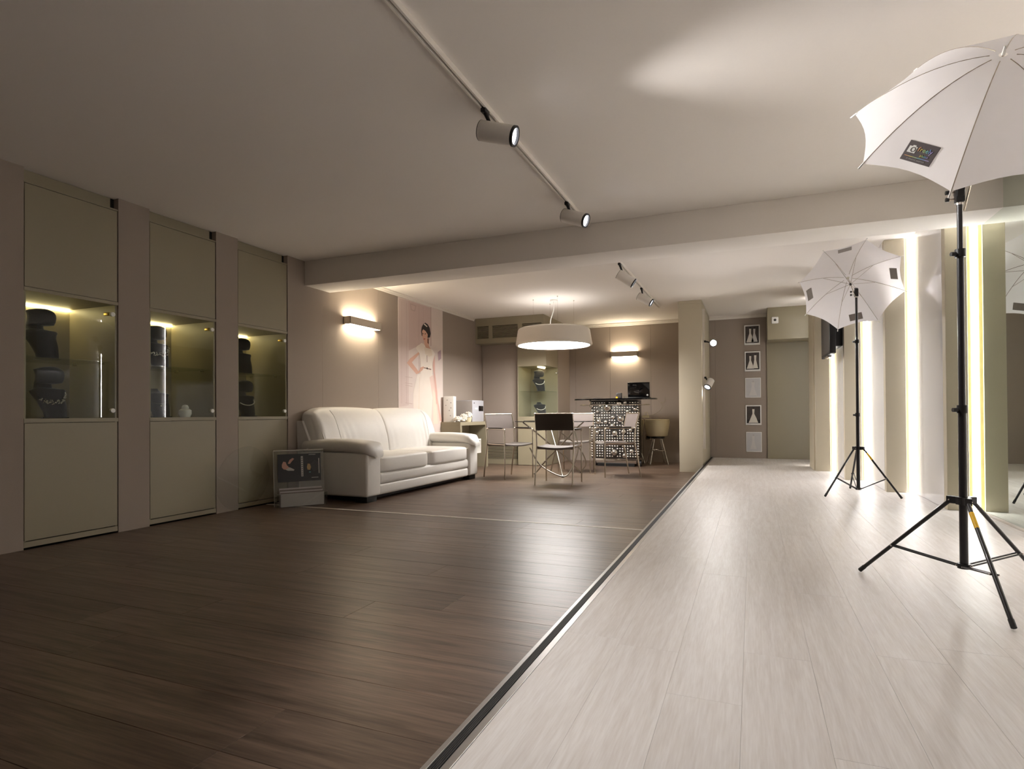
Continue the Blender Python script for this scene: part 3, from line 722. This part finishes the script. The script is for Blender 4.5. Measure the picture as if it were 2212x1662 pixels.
# ------------------------------------------------------------ table
t = thing('glass_table', 'round glass table with crossing chrome tube legs', 'table', (-2.61, 8.03, 0))
TR = .59; TZ = .775
B().lathe([(0, TZ-.012), (TR, TZ-.012), (TR+.003, TZ-.006), (TR, TZ), (0, TZ)], 64).obj('table_top', 'glass_green', t, ang=60)
B().lathe([(TR+.0035, TZ-.011), (TR+.0035, TZ-.001)], 64).obj('rim', 'black_gloss', t)
feet = [(-.32, -.02), (.19, -.30), (.26, .38), (-.2, .34)]
for (fx, fy) in feet:
    p = [(-fx*1.25, -fy*1.25, TZ-.014), (-fx*.9, -fy*.9, .66), (-fx*.25, -fy*.25+.02, .44), (fx*.35, fy*.35, .25), (fx*.85, fy*.85, .06), (fx, fy, .012)]
    B().tube(spline(p, 6), .0105, 10).obj('leg', 'steel_satin', t)
    B().lathe([(0, 0), (.018, 0), (.018, .012), (0, .014)], 12, Matrix.Translation((fx, fy, 0))).obj('foot', 'rubber', t)
B().tube(spline([(-.30, -.28, .40), (-.14, -.29, .16), (.19, -.30, .012), (.30, -.20, .14), (.36, -.12, .40), (.28, -.05, .66)], 8), .0095, 10).obj('bow', 'steel_satin', t)
B().tube(spline([(.10, -.12, .62), (.30, .10, .40), (.36, .28, .16), (.26, .38, .012)], 8), .0095, 10).obj('bow', 'steel_satin', t)
tag(B().box((-3.02, 7.76, TZ+.0005), (-2.80, 7.90, TZ+.006), rot=Matrix.Rotation(.3, 3, 'Z')).obj('notebook', 'leather_dark'), 'thin dark notebook lying on the glass table', 'notebook')

# ------------------------------------------------------------ chairs
def make_chair():
    t = thing('armchair', 'chair', 'chair', group='chrome tube armchairs at the glass table')
    w, sd = .235, .475        # +x is the front; origin at the seat centre
    for s_ in (-1, 1):
        B().tube(fillet([(.225, s_*w, 0), (.225, s_*w, .675), (-.20, s_*w, .675)], .03), .0095, 10).obj('leg', 'steel', t)
        B().tube(spline([(-.285, s_*w, 0), (-.235, s_*w, .30), (-.20, s_*w, .48), (-.215, s_*w, .68), (-.265, s_*w, .885)], 5), .0105, 10).obj('leg', 'steel', t)
        B().box((-.15, s_*w-.019, .676), (.17, s_*w+.019, .694), bev=.006).obj('armrest', 'leather_dark', t)
        B().ball((-.2, s_*w, .675), .014, 2).obj('joint', 'chrome', t)
        B().tube([(-.20, s_*(w-.012), sd-.012), (.22, s_*(w-.012), sd-.012)], .009, 8).obj('seat_rail', 'steel', t)
    rings = []
    for i in range(11):
        v = i/10*2-1; dz = -.018*(1-v*v); y = v*(w-.016)
        rings.append([(-.215, y, sd+dz), (.20, y, sd+dz+.008), (.232, y, sd+dz), (.235, y, sd+dz-.014), (.20, y, sd+dz-.022), (-.215, y, sd+dz-.026)])
    B().loft(rings).obj('seat', 'leather_taupe', t)
    def sheet(off, th):
        rings = []
        for i in range(11):
            v = i/10*2-1; dx = -.03*(1-v*v); y = v*(w+.004)
            r = []
            for z, x in ((.675, -.214), (.74, -.228), (.80, -.243), (.868, -.26)): r.append((x+dx+off, y, z))
            for z, x in ((.868, -.26), (.80, -.243), (.74, -.228), (.675, -.214)): r.append((x+dx+off-th, y, z))
            rings.append(r)
        return B().loft(rings)
    sheet(.006, .007).obj('backrest', 'leather_taupe', t); tag(sheet(-.0015, .008).obj('shaded_back', 'leather_dark', t), 'back face with its shade painted in dark brown')  # second leather layer, darkened to paint the shaded rear of the chair
    B().tube([(-.262-.03*(1-v*v), v*(w+.004), .876) for v in [i/5-1 for i in range(11)]], .0085, 10).obj('top_rail', 'steel', t)
    B().tube([(-.20, -w, sd-.03), (-.20, w, sd-.03)], .008, 8).obj('rear_stretcher', 'steel', t)
    return t
def copy_tree(o, parent=None):
    c = o.copy(); C.objects.link(c); c.parent = parent
    for ch in o.children: copy_tree(ch, c)
    return c
ch0 = make_chair()
spots = [(-3.115, 7.49, math.radians(-32), 'taupe sling armchair left of the glass table, turned toward the viewer'),
         (-2.255, 7.06, math.radians(93), 'armchair nearest the viewer with its dark back turned to the camera'),
         (-1.79, 8.19, math.radians(211), 'armchair right of the glass table, in front of the mirrored-ball bar'),
         (-2.47, 8.58, math.radians(-82), 'armchair on the far side of the glass table, facing the viewer')]
for i, (x, y, a, lb) in enumerate(spots):
    o = ch0 if i == 0 else copy_tree(ch0)
    o.location = (x, y, 0); o.rotation_euler = (0, 0, a); o['label'] = lb
ch0.location = (spots[0][0], spots[0][1], 0)

# ------------------------------------------------------------ bar covered in chrome balls
t = thing('bar_counter', 'bar counter faced with chrome balls below a dark top', 'bar', (0, 0, 0))
bx0, bx1, by0, by1 = -2.50, -1.73, 9.62, 9.98
B().box((bx0, by0, .13), (bx1, by1, 1.095), bev=.006).obj('body', 'bar_face', t)
B().box((bx0+.05, by0+.04, .045), (bx1-.03, by1-.02, .13), bev=.004).obj('base', 'chrome', t)
B().box((bx0+.09, by0+.02, .0), (bx1-.06, by1-.04, .045)).obj('base_plinth', 'plinth_black', t, smooth=False)  # black plinth under the chrome base
for xx in (bx0+.03, bx1+.01): B().cyl((xx, by0+.09, .055), (xx+.035, by0+.09, .055), .055, 20).obj('wheel', 'rubber', t)
rr = random.Random(11); big = []
for (px_, py_, r) in ((1277.5, 877, .045), (1296, 877, .035), (1312, 880, .085), (1337, 871, .06), (1350, 869, .04), (1371.5, 884, .04), (1355.5, 889, .034), (1291, 889, .034), (1323.5, 902, .045), (1341, 905, .075), (1293, 911, .06), (1308, 912, .042), (1323, 921, .062), (1347, 933, .05), (1328, 936, .06), (1362, 930, .04), (1340, 958, .055), (1327, 978, .07), (1349, 985, .05), (1290, 935, .045), (1312, 961, .04), (1364, 975, .045)):
    p = hit(px_, py_, y=by0-.015); big.append((p.x, p.z, r)); B().ball((p.x, by0-.012, p.z), r*.82, 3).obj('large_ball', 'chrome', t, ang=180)
b = B(); st = .0425; nx = int((bx1-bx0)/st); nz = int(.93/st)
for i in range(nx+1):
    for k in range(nz+1):
        x = bx0+.012+i*st; z = .165+k*st
        if any((x-a)**2+(z-c_)**2 < (r*.82+.012)**2 for a, c_, r in big): continue
        b.ball((x, by0-.004, z), .0172, 2)
for j in range(8):
    for k in range(nz+1): b.ball((bx0-.006, by0+.02+j*st, .165+k*st), .0185, 1)
tag(b.obj('small_balls', 'chrome', t, ang=180), kind='stuff')
top = [(math.copysign(abs(math.cos(q))**.55, math.cos(q))*.69, math.copysign(abs(math.sin(q))**.7, math.sin(q))*.28) for q in [k*2*PI/48 for k in range(48)]]
B().prism([(-2.12+u, 9.74+v, 1.10) for u, v in top], (0, 0, .022)).obj('counter_top', 'black_gloss', t, ang=30)
B().prism([(-2.115+u*.83, 9.66+v*.8, 1.012) for u, v in top], (0, 0, .010)).obj('glass_ledge', 'glass', t, ang=30)
B().tube([(-2.115+u*.833, 9.66+v*.81, 1.017) for u, v in top], .006, 8, closed=True).obj('ledge_rim', 'steel', t)
B().box((bx0-.03, by0-.03, 1.0), (bx0, by0, 1.10), bev=.003).obj('corner_post', 'steel', t)
BT = 1.1225
# items on the bar
t = thing('open_magazine', 'open magazine lying at the left end of the bar top', 'magazine', (-2.48, 9.70, BT), math.radians(8))
for s_ in (-1, 1):
    P = [[(s_*.24*q, y, .002+.022*math.sin(PI*min(1, q*1.15+.02))**.8) for y in (-.14, .14)] for q in [k/8 for k in range(9)]]
    g = B().grid(P); bmesh.ops.solidify(g.b, geom=g.b.faces[:], thickness=.004); g.obj('pages', 'paper_grey', t)
t = thing('card_holder', 'small black card holder standing on the bar top', 'card holder', (-2.025, 9.60, BT), math.radians(4))
B().box((-.045, -.02, 0), (.045, .02, .09), bev=.003).obj('holder_body', 'black', t)
B().box((-.035, -.0225, .012), (.035, -.0205, .08)).obj('card', 'leather_dark', t, smooth=False)
B().box((-.05, -.03, 0), (-.02, -.022, .03)).obj('label', 'yellow_label', t, smooth=False)
for k, (xx, lb) in enumerate(((-1.935, 'small clear glass beside the card holder on the bar'), (-1.895, 'small dark glass nearer the laptop on the bar'))):
    t = thing('shot_glass', lb, 'glass', (xx, 9.58, BT), group='small glasses on the bar')
    B().lathe([(0, 0), (.014, 0), (.017, .035), (.015, .035), (.012, .004), (0, .004)], 16).obj('cup', 'glass' if k == 0 else 'glass_green', t)
t = thing('laptop', 'open black laptop on the right end of the bar, lid toward the viewer', 'laptop', (-1.70, 9.66, BT), math.radians(184))
B().box((-.175, -.12, 0), (.175, .12, .018), bev=.004).obj('base', 'black', t)
B().box((-.15, -.10, .0182), (.15, .03, .0190)).obj('keyboard', 'print_black', t, smooth=False)
lid = B().box((-.175, 0, 0), (.175, .010, .245), bev=.004).obj('lid', 'black_gloss', t); lid.location = (0, .112, .016); lid.rotation_euler = (math.radians(-14), 0, 0)
B().box((-.16, -.0012, .02), (.16, -.0002, .23)).obj('screen', 'black_gloss', lid, smooth=False)
B().cyl((-.135, .0101, .035), (-.135, .0112, .035), .0135, 24).obj('logo_disc', 'plastic_white', lid)
me, w = text_mesh('hp', .02); lg = mesh_obj('logo_letters', me, 'black', lid); lg.rotation_euler = (PI/2, 0, PI); lg.location = (-.135+w/2, .0118, .030)
B().cyl((-.175, .112, .018), (.175, .112, .018), .006, 10).obj('hinge', 'alu', t)

# bar stools
def stool(label, loc, rz):
    t = thing('bar_stool', label, 'stool', loc, rz, 'cream bucket bar stools')
    prof_n = 32; rings = []
    for (z, r, hb) in ((.475, .15, 0), (.49, .175, 0), (.60, .195, 0), (.72, .212, 0), (.765, .208, 1), (.77, .195, 1), (.755, .18, 1), (.62, .165, 1)):
        rings.append([(r*math.cos(q), r*math.sin(q), z if z < .7 or True else z) for q in [k*2*PI/prof_n for k in range(prof_n)]])
    b = B().loft(rings); b.obj('bucket_seat', 'leather_cream', t, ang=50)
    B().lathe([(0, .44), (.12, .44), (.125, .455), (.12, .473), (0, .473)], 24).obj('swivel_plate', 'black', t)
    for k in range(4):
        q = PI/4+k*PI/2; B().tube([(.085*math.cos(q), .085*math.sin(q), .445), (.215*math.cos(q), .215*math.sin(q), .0)], .0105, 10).obj('leg', 'chrome', t)
    B().tube([(.15*math.cos(q), .15*math.sin(q), .235) for q in [k*2*PI/32 for k in range(32)]], .008, 8, closed=True).obj('foot_ring', 'chrome', t)
stool('cream bucket bar stool right of the bar, next to the pillar', (-1.525, 10.35, 0), math.radians(20))
stool('cream bucket bar stool half hidden behind the bar', (-1.96, 10.33, 0), math.radians(50))
t = thing('power_strip', 'small cream power strip hanging behind the bar stools', 'power strip', (-1.66, 10.03, .80), math.radians(4))
B().box((-.06, -.02, 0), (.05, .02, .04), bev=.005).obj('strip_body', 'cream', t)
B().tube(spline([(.04, 0, .03), (.10, .2, .05), (.2, .4, .12), (.23, .55, .2), (.20, .60, .26), (.26, .63, .28), (.27, .65, .36)], 6), .003, 6).obj('cable', 'olive', t)
B().tube(spline([(-.03, 0, .04), (-.02, .0, .085), (.02, .0, .09), (.03, 0, .04)], 6), .004, 6).obj('cable', 'cream', t)
B().tube(spline([(-.05, 0, .01), (-.06, -.01, -.05), (-.055, 0, -.4), (-.05, .05, -.79)], 6), .004, 6).obj('cable', 'black', t)
t = thing('wall_socket', 'metal wall socket low on the rear wall behind the stools', 'socket', (-1.73, YW, .40))
B().box((-.055, -.012, 0), (.055, -.0005, .085), bev=.004).obj('plate', 'steel', t); B().box((-.035, -.014, .02), (.035, -.0122, .065)).obj('insert', 'black', t, smooth=False)

# ------------------------------------------------------------ brochure stand
fd = Vector((.5889, .8082, 0)); rz = math.atan2(fd.y, fd.x)
t = thing('brochure_stand', 'clear acrylic brochure stand with a black leaflet beside the sofa', 'stand', (-4.06, 4.49, 0), rz)   # local x across, -y to the viewer
def slab(b, p0, p1, z0y, z1y, th): pass
w = .235
B().prism([(-w, .05, .0), (w, .05, .0), (w, .115, .53), (-w, .115, .53)], (0, .006, 0)).obj('back_plate', 'acrylic', t, smooth=False)
B().prism([(-w, .112, .53), (w, .112, .53), (w, .165, .54), (-w, .165, .54)], (0, 0, .006)).obj('top_fold', 'acrylic', t, smooth=False)
B().cyl((-w, .112, .533), (w, .112, .533), .0045, 10).obj('top_highlight', 'acrylic_highlight', t)  # painted highlight along the top bend
B().prism([(-w, -.06, .005), (w, -.06, .005), (w, -.072, .13), (-w, -.072, .13)], (0, .005, 0)).obj('pocket_front', 'acrylic', t, smooth=False)
for s_ in (-1, 1): B().prism([(s_*w, -.06, .005), (s_*w, .05, .005), (s_*w, .065, .13), (s_*w, -.072, .13)], (-s_*.005, 0, 0)).obj('pocket_side', 'acrylic', t, smooth=False)
B().tube([(-w, -.0715, .131), (w, -.0715, .131)], .002, 6).obj('pocket_edge', 'acrylic_highlight', t)
B().box((-w, -.06, .0), (w, .05, .005)).obj('pocket_base', 'acrylic', t, smooth=False)
for s_ in (-1, 1): B().tube([(s_*w, .050, .0), (s_*w, .115, .53)], .0022, 6).obj('side_outline', 'acrylic_highlight', t)  # pale tubes added to draw the plate's bright outline
lf = B().box((-.185, -.002, -.095), (.185, 0, .095)).obj('leaflet', 'print_black', t, smooth=False); lf.location = (.002, .074, .365); lf.rotation_euler = (-.122, 0, 0); lf.scale = (1.1, 1, 1.42)
mat('brochure_a', (186, 180, 178), .5, noise=.1, nscale=15); mat('brochure_b', (122, 112, 106), .5, noise=.15, nscale=15); mat('print_flesh', (196, 150, 132), .5, noise=.05); mat('print_tan', (190, 160, 110), .5, noise=.05); mat('print_light', (190, 184, 178), .5, noise=.05); mat('print_grey', (60, 58, 60), .5, noise=.1); mat('print_teal', (120, 190, 190), .5, noise=.05)
def ov(name, mt, pts, k): B().prism([(u, -.0023-k*.0002, v) for u, v in pts], (0, -.0002, 0)).obj(name, mt, lf, smooth=False)
ov('printed_head', 'print_flesh', [(-.15, .025), (-.138, .045), (-.118, .042), (-.108, .02), (-.09, .005), (-.10, -.012), (-.135, -.008), (-.15, .005)], 0)
ov('printed_arm', 'print_flesh', [(-.10, .03), (-.085, .055), (-.06, .068), (-.045, .062), (-.065, .045), (-.082, .028)], 0)
ov('printed_shirt', 'print_light', [(-.12, -.01), (-.085, .005), (-.045, -.012), (-.05, -.02), (-.10, -.018)], 1)
ov('printed_title', 'print_light', [(.012, -.062), (.03, -.062), (.03, .078), (.012, .078)], 0)
for k in range(9): ov('printed_letter', 'print_black', [(.016, -.055+k*.0145), (.026, -.055+k*.0145), (.026, -.050+k*.0145), (.016, -.050+k*.0145)], 2)
ov('printed_face', 'print_tan', [(.062, .0), (.07, .025), (.09, .022), (.098, .0), (.09, -.02), (.068, -.018)], 0)
ov('printed_figure', 'print_grey', [(.098, .025), (.13, .048), (.165, .035), (.165, -.02), (.12, -.03), (.10, -.01)], 0)
ov('printed_mark', 'print_teal', [(.08, -.032), (.095, -.032), (.095, -.037), (.08, -.037)], 0)
for a, b_ in ((.08, .085), (.10, -.075)): ov('printed_line', 'print_light', [(a, b_), (a+.06, b_), (a+.06, b_+.004), (a, b_+.004)], 0)
ov('printed_text', 'print_light', [(.163, -.045), (.172, -.045), (.172, .06), (.163, .06)], 1)
for k in range(5):
    o = B().box((-.2, -.001, 0), (.2, .001, .168-.012*k)).obj('brochure', 'brochure_b' if k % 2 else 'brochure_a', t, smooth=False); o.location = (.005, .03-k*.02, .006); o.rotation_euler = (-.1+.02*k, 0, 0)
t = thing('acrylic_disc', 'large clear acrylic disc leaning on the olive cabinet beside the brochure stand', 'disc', (-4.30, 4.06, 0), math.radians(88))
M = Matrix.Translation((0, .04, .30)) @ Matrix.Rotation(math.radians(98), 4, 'X')
B().lathe([(0, -.004), (.296, -.004), (.298, 0), (.296, .004), (0, .004)], 48, M).obj('disc_plate', 'acrylic', t)

# ------------------------------------------------------------ framed bridal photos
def sil(dr): return dr
photos = [(703, 'topmost of the five white-framed bridal prints, dark photo of two gowns', 'd2'), (760, 'second bridal print from the top, dark photo of two separated gowns', 'd2b'),
          (817, 'third bridal print from the top, pale grey gown sketch', 'l1'), (876, 'fourth bridal print from the top, dark photo of one gown', 'd1'), (934, 'lowest bridal print on the rear wall, pale gown photo', 'l2')]
mat('photo_dark', (70, 62, 58), .4, noise=.5, nscale=14); mat('photo_light', (196, 194, 196), .4, noise=.05, nscale=14); mat('gown', (226, 220, 210), .45, noise=.05, nscale=20); mat('gown_grey', (208, 204, 202), .45, noise=.03, nscale=20); mat('photo_deep', (34, 28, 28), .4, noise=.2, nscale=12)
for py_, lb, kd in photos:
    p = hit(1624.5+(py_-703)*.018, py_+21, y=YW)
    t = thing('framed_photo', lb, 'picture', (p.x, YW, p.z), 0, 'white-framed bridal prints on the rear wall')
    B().box((-.123, -.018, -.168), (.123, -.001, .168), bev=.002, seg=1).obj('frame', 'paper', t, smooth=False)
    dk = kd[0] == 'd'; a, b_ = (.105, .148) if dk else (.112, .157)
    B().box((-a, -.0195, -b_+(.01 if dk else 0)), (a, -.0182, b_)).obj('print', 'photo_dark' if dk else 'photo_light', t, smooth=False)
    if dk: B().prism([(-a, -.0197, -b_+.01), (a, -.0197, -b_+.01), (a, -.0197, -.085), (0, -.0197, -.06), (-a, -.0197, -.08)], (0, -.0001, 0)).obj('photo_floor', 'photo_deep', t, smooth=False)
    def gown(cx, wtop, wbot, zb, zt, mt, nm='gown'):
        B().prism([(cx-wbot, -.0199, zb), (cx+wbot, -.0199, zb), (cx+wbot*.62, -.0199, zb+(zt-zb)*.35), (cx+wtop, -.0199, zb+(zt-zb)*.66), (cx+wtop*1.4, -.0199, zt), (cx-wtop*1.2, -.0199, zt), (cx-wtop, -.0199, zb+(zt-zb)*.66), (cx-wbot*.55, -.0199, zb+(zt-zb)*.35)], (0, -.0002, 0)).obj(nm, mt, t, smooth=False)
        B().lathe([(0, -.0002), (.011, 0), (0, .0002)], 12, Matrix.Translation((cx+.004, -.0201, zt+.016)) @ Matrix.Rotation(PI/2, 4, 'X')).obj('head', 'photo_deep' if dk else 'paper_grey', t)
    g_ = 'gown' if dk else 'gown_grey'
    if kd == 'd2': gown(-.03, .013, .062, -.125, .105, g_); gown(.035, .013, .052, -.12, .10, 'gown_grey')
    elif kd == 'd2b': gown(-.035, .012, .058, -.125, .09, g_); gown(.042, .014, .045, -.12, .10, g_)
    elif kd == 'd1': gown(-.002, .014, .075, -.13, .10, g_)
    elif kd == 'l1': gown(.0, .02, .06, -.13, .09, g_)
    else: gown(-.01, .016, .05, -.12, .10, g_)
t = thing('motion_sensor', 'round white sensor with a dark lens on the olive bulkhead', 'sensor', (.346, 10.12, 2.333))
B().box((-.05, -.03, -.055), (.05, -.0005, .05), bev=.014, seg=4).obj('housing', 'plastic_white', t)
B().lathe([(0, .034), (.012, .033), (.022, .029), (.024, .026)], 20, Matrix.Rotation(PI/2, 4, 'X')).obj('lens', 'black_gloss', t)

# ------------------------------------------------------------ wall monitor
t = thing('wall_monitor', 'dark flat monitor hung on the right wall behind the far umbrella', 'monitor', (.905, 7.93, 1.545))
B().box((-.085, -.42, 0), (-.02, .42, .62), bev=.006).obj('cabinet_body', 'black', t)
B().box((-.0865, -.40, .025), (-.0852, .40, .60)).obj('screen', 'leather_dark', t, smooth=False)
B().box((-.02, -.2, .1), (.071, .2, .5), bev=.004).obj('wall_bracket', 'black', t)
B().box((-.08, -.12, -.02), (-.03, .12, 0), bev=.003).obj('speaker_bar', 'steel', t)

# ------------------------------------------------------------ light stands and umbrellas
UR_, UD_ = .456, .217
def umbrella(label, apex, axis, ro, shaft_len, seed, logo):
    A = Vector(apex); a = Vector(axis).normalized(); tt = a.cross(Vector((0, 0, 1))).normalized(); bb = a.cross(tt)
    t = thing('photo_umbrella', label, 'umbrella', A, group='white shoot-through umbrellas')
    def rp(k, r): an = ro+k*PI/4; return -a*UD_*r*r+(tt*math.cos(an)+bb*math.sin(an))*UR_*r
    def sp(k, r, s_):
        P0 = rp(k, r); P1 = rp(k+1, r); m_ = P0.lerp(P1, s_)
        pull = math.sin(PI*s_)
        return m_*(1-.05*pull*r**3)-a*.0*pull
    n = 12
    for k in range(8):
        g = B().grid([[sp(k, .03+.97*i/n, j/8) for j in range(9)] for i in range(n+1)])
        g.obj('canopy_panel', 'umbrella_fabric', t, ang=180)
        B().tube([rp(k, i/12)-a*.0006 for i in range(1, 13)], .0018, 6).obj('rib', 'steel', t)
        B().tube([-a*.16, rp(k, .5)-a*.008], .0016, 6).obj('stretcher', 'steel', t)
        B().tube([rp(k, .985), rp(k, 1.035)], .004, 6).obj('rib_tip', 'plastic_white', t)
    B().tube([a*.028, -a*shaft_len], .004, 8).obj('shaft', 'steel', t)
    B().tube([a*.03, a*.0], [.004, .007], 8).obj('ferrule', 'plastic_white', t)
    B().cyl(-a*.15, -a*.175, .010, 12).obj('runner', 'black', t)
    for k in logo:
        c = sp(k, .875, .5); u = (sp(k, .875, .7)-sp(k, .875, .3)).normalized(); v = (sp(k, .80, .5)-sp(k, .93, .5)).normalized(); nn = u.cross(v).normalized()
        if nn.dot(a) < 0: u = -u; nn = u.cross(v).normalized()
        M = Matrix((u, v, nn)).transposed().to_4x4(); M.translation = c+nn*.0035
        w_, h_ = .056, .034
        st_ = B().box((-w_, -h_, -.0015), (w_, h_, 0), bev=.0006, seg=1).obj('sticker', 'sticker_grey', t); st_.matrix_local = M
        B().box((-w_, -h_, -.0058), (w_, h_, -.0016)).obj('sticker_show_through', 'sticker_show_through', st_, smooth=False)  # grey slab inside paints the sticker showing dark through the backlit fabric
        B().box((-.047, -.006, .0002), (-.017, .016, .0008), bev=.0003, seg=1).box((-.036, .016, .0002), (-.024, .020, .0008)).obj('camera_icon', 'plastic_white', st_, smooth=False)
        B().tube([(-.029+.0075*math.cos(q), .005+.0075*math.sin(q), .001) for q in [i*2*PI/20 for i in range(20)]], .0012, 6, closed=True).obj('camera_lens_ring', 'sticker_grey', st_)
        cols = ['rb_orange', 'rb_yellow', 'rb_green', 'rb_teal', 'rb_blue', 'rb_violet']
        xx = -.012
        for q, ch in enumerate('freely'):
            me, w2 = text_mesh(ch, .022); o = mesh_obj('letter', me, cols[q], st_); o.location = (xx, .004, .0008); xx += w2+.0012
        xx = .006
        for q, ch in enumerate('photo'):
            me, w2 = text_mesh(ch, .012); o = mesh_obj('letter', me, cols[q+1], st_); o.location = (xx, -.0115, .0008); xx += w2+.001
        for q in range(6): B().box((-.047+q*.0155, -.0185, .0003), (-.047+(q+1)*.0155, -.0168, .0008)).obj('rainbow_line', cols[q], st_, smooth=False)
        me, w2 = text_mesh('professional equipment', .0072); o = mesh_obj('small_print', me, 'paper_grey', st_); o.location = (-w2/2, -.0275, .0006)
    return t
mat('sticker_grey', (98, 90, 90), .4, noise=.05, nscale=60); mat('sticker_show_through', (142, 134, 128), .6, noise=.12, nscale=90)
for nm, cl in (('rb_orange', (236, 176, 120)), ('rb_yellow', (236, 214, 120)), ('rb_green', (190, 214, 150)), ('rb_teal', (140, 200, 196)), ('rb_blue', (130, 168, 226)), ('rb_violet', (190, 176, 226))): mat(nm, cl, .5, noise=.03)
umbrella('larger white umbrella on the near stand, outer side toward the viewer', (.822, 2.535, 2.124), (-.05, -.82, .57), 5.912, .66, 1, (1, 3, 5))
umbrella('smaller-looking white umbrella on the far stand, ribbed inside toward the viewer', (.884, 6.58, 2.198), (-.02, .826, .56), 4.893, .46, 2, (1, 3, 5, 7))
def light_stand(label, cx, cy, feet, zb, zt, z1, z2, ztop, yl):
    t = thing('light_stand', label, 'light stand', (cx, cy, H), group='black tripod light stands')
    def lz(z): return z-H
    B().cyl((0, 0, lz(zb)-.01), (0, 0, lz(z1)), .0155, 16).obj('lower_tube', 'black_metal', t)
    B().cyl((0, 0, lz(z1)), (0, 0, lz(z2)), .0128, 16).obj('middle_tube', 'black_metal', t)
    B().cyl((0, 0, lz(z2)), (0, 0, lz(ztop)-.03), .0105, 16).obj('upper_tube', 'black_metal', t)
    for z in (z1, z2):
        k = B().cyl((0, 0, lz(z)-.022), (0, 0, lz(z)+.012), .0195, 16).obj('clamp_collar', 'black', t)
        B().cyl((-.018, -.006, lz(z)-.008), (-.036, -.012, lz(z)-.008), .009, 12).obj('knob', 'black', k)
    hub = B().cyl((0, 0, lz(zt)-.02), (0, 0, lz(zt)+.012), .027, 18).obj('upper_hub', 'black', t)
    lo_h = B().cyl((0, 0, lz(zb)-.012), (0, 0, lz(zb)+.008), .024, 18).obj('lower_hub', 'black', t)
    for i, (fx, fy) in enumerate(feet):
        d = Vector((fx-cx, fy-cy, 0)); u = d.normalized(); s_ = Vector((-u.y, u.x, 0))
        p0 = u*.045+Vector((0, 0, lz(zt)-.004)); p1 = d+Vector((0, 0, .010))
        B().box(Vector((-.013, -.012, lz(zt)-.018)), Vector((.013, .012, lz(zt)+.012)), rot=None).b.free()
        B().prism([u*.02+s_*.012+Vector((0, 0, lz(zt)-.018)), u*.058+s_*.012+Vector((0, 0, lz(zt)-.018)), u*.058+s_*.012+Vector((0, 0, lz(zt)+.012)), u*.02+s_*.012+Vector((0, 0, lz(zt)+.012))], -s_*.024).obj('hub_lug', 'black', hub, smooth=False)
        B().ball(u*.048+s_*.013+Vector((0, 0, lz(zt)-.004)), .0045, 1).obj('rivet', 'chrome', hub)
        lg = B().tube([p0, p1], .0085, 10).obj('leg', 'black_metal', t)
        e = (p1-p0).normalized(); B().tube([p1-e*.03, p1+e*.002], .0098, 10).obj('foot_cap', 'rubber', lg)
        if i == yl: B().tube([p0.lerp(p1, .10), p0.lerp(p1, .24)], .0091, 10).obj('label', 'yellow_label', lg)
        q = p0.lerp(p1, .62)
        for sg in (-1, 1):
            B().tube([u*.024+s_*.011*sg+Vector((0, 0, lz(zb)-.002)), q+s_*.011*sg], .0038, 8).obj('brace', 'black_metal', t)
            B().ball(q+s_*.0145*sg, .0045, 1).obj('rivet', 'chrome', lg); B().ball(u*.024+s_*.0145*sg+Vector((0, 0, lz(zb)-.002)), .0045, 1).obj('rivet', 'chrome', lo_h)
    # umbrella bracket
    br = B().box((-.016, -.018, lz(ztop)-.03), (.016, .018, lz(ztop)+.035), bev=.004).obj('bracket', 'black', t)
    B().box((-.013, -.03, lz(ztop)+.0), (.013, .03, lz(ztop)+.05), bev=.004, rot=Matrix.Rotation(.35, 3, 'X')).obj('tilt_head', 'black', t)
    B().cyl((0, 0, lz(ztop)-.040), (0, 0, lz(ztop)-.029), .0135, 14).obj('spigot', 'chrome', t)
    for (xx, zz) in ((-.016, -.012), (-.016, .018)):
        B().tube([(xx, 0, lz(ztop)+zz), (xx-.022, -.002, lz(ztop)+zz)], .0035, 8).obj('screw', 'steel', t); B().cyl((xx-.022, -.002, lz(ztop)+zz), (xx-.034, -.003, lz(ztop)+zz), .009, 12).obj('knob', 'black', t)
    return t
light_stand('black tripod light stand at the right edge, nearest the viewer', .828, 3.036, [(.477, 3.266), (.849, 2.592), (1.195, 3.28)], .223, .502, .893, 1.559, 1.80, 1)
light_stand('black tripod light stand farther back on the pale floor', .91, 6.275, [(.607, 6.01), (1.213, 6.075), (.907, 6.75)], .165, .544, .857, 1.541, 1.985, 1)
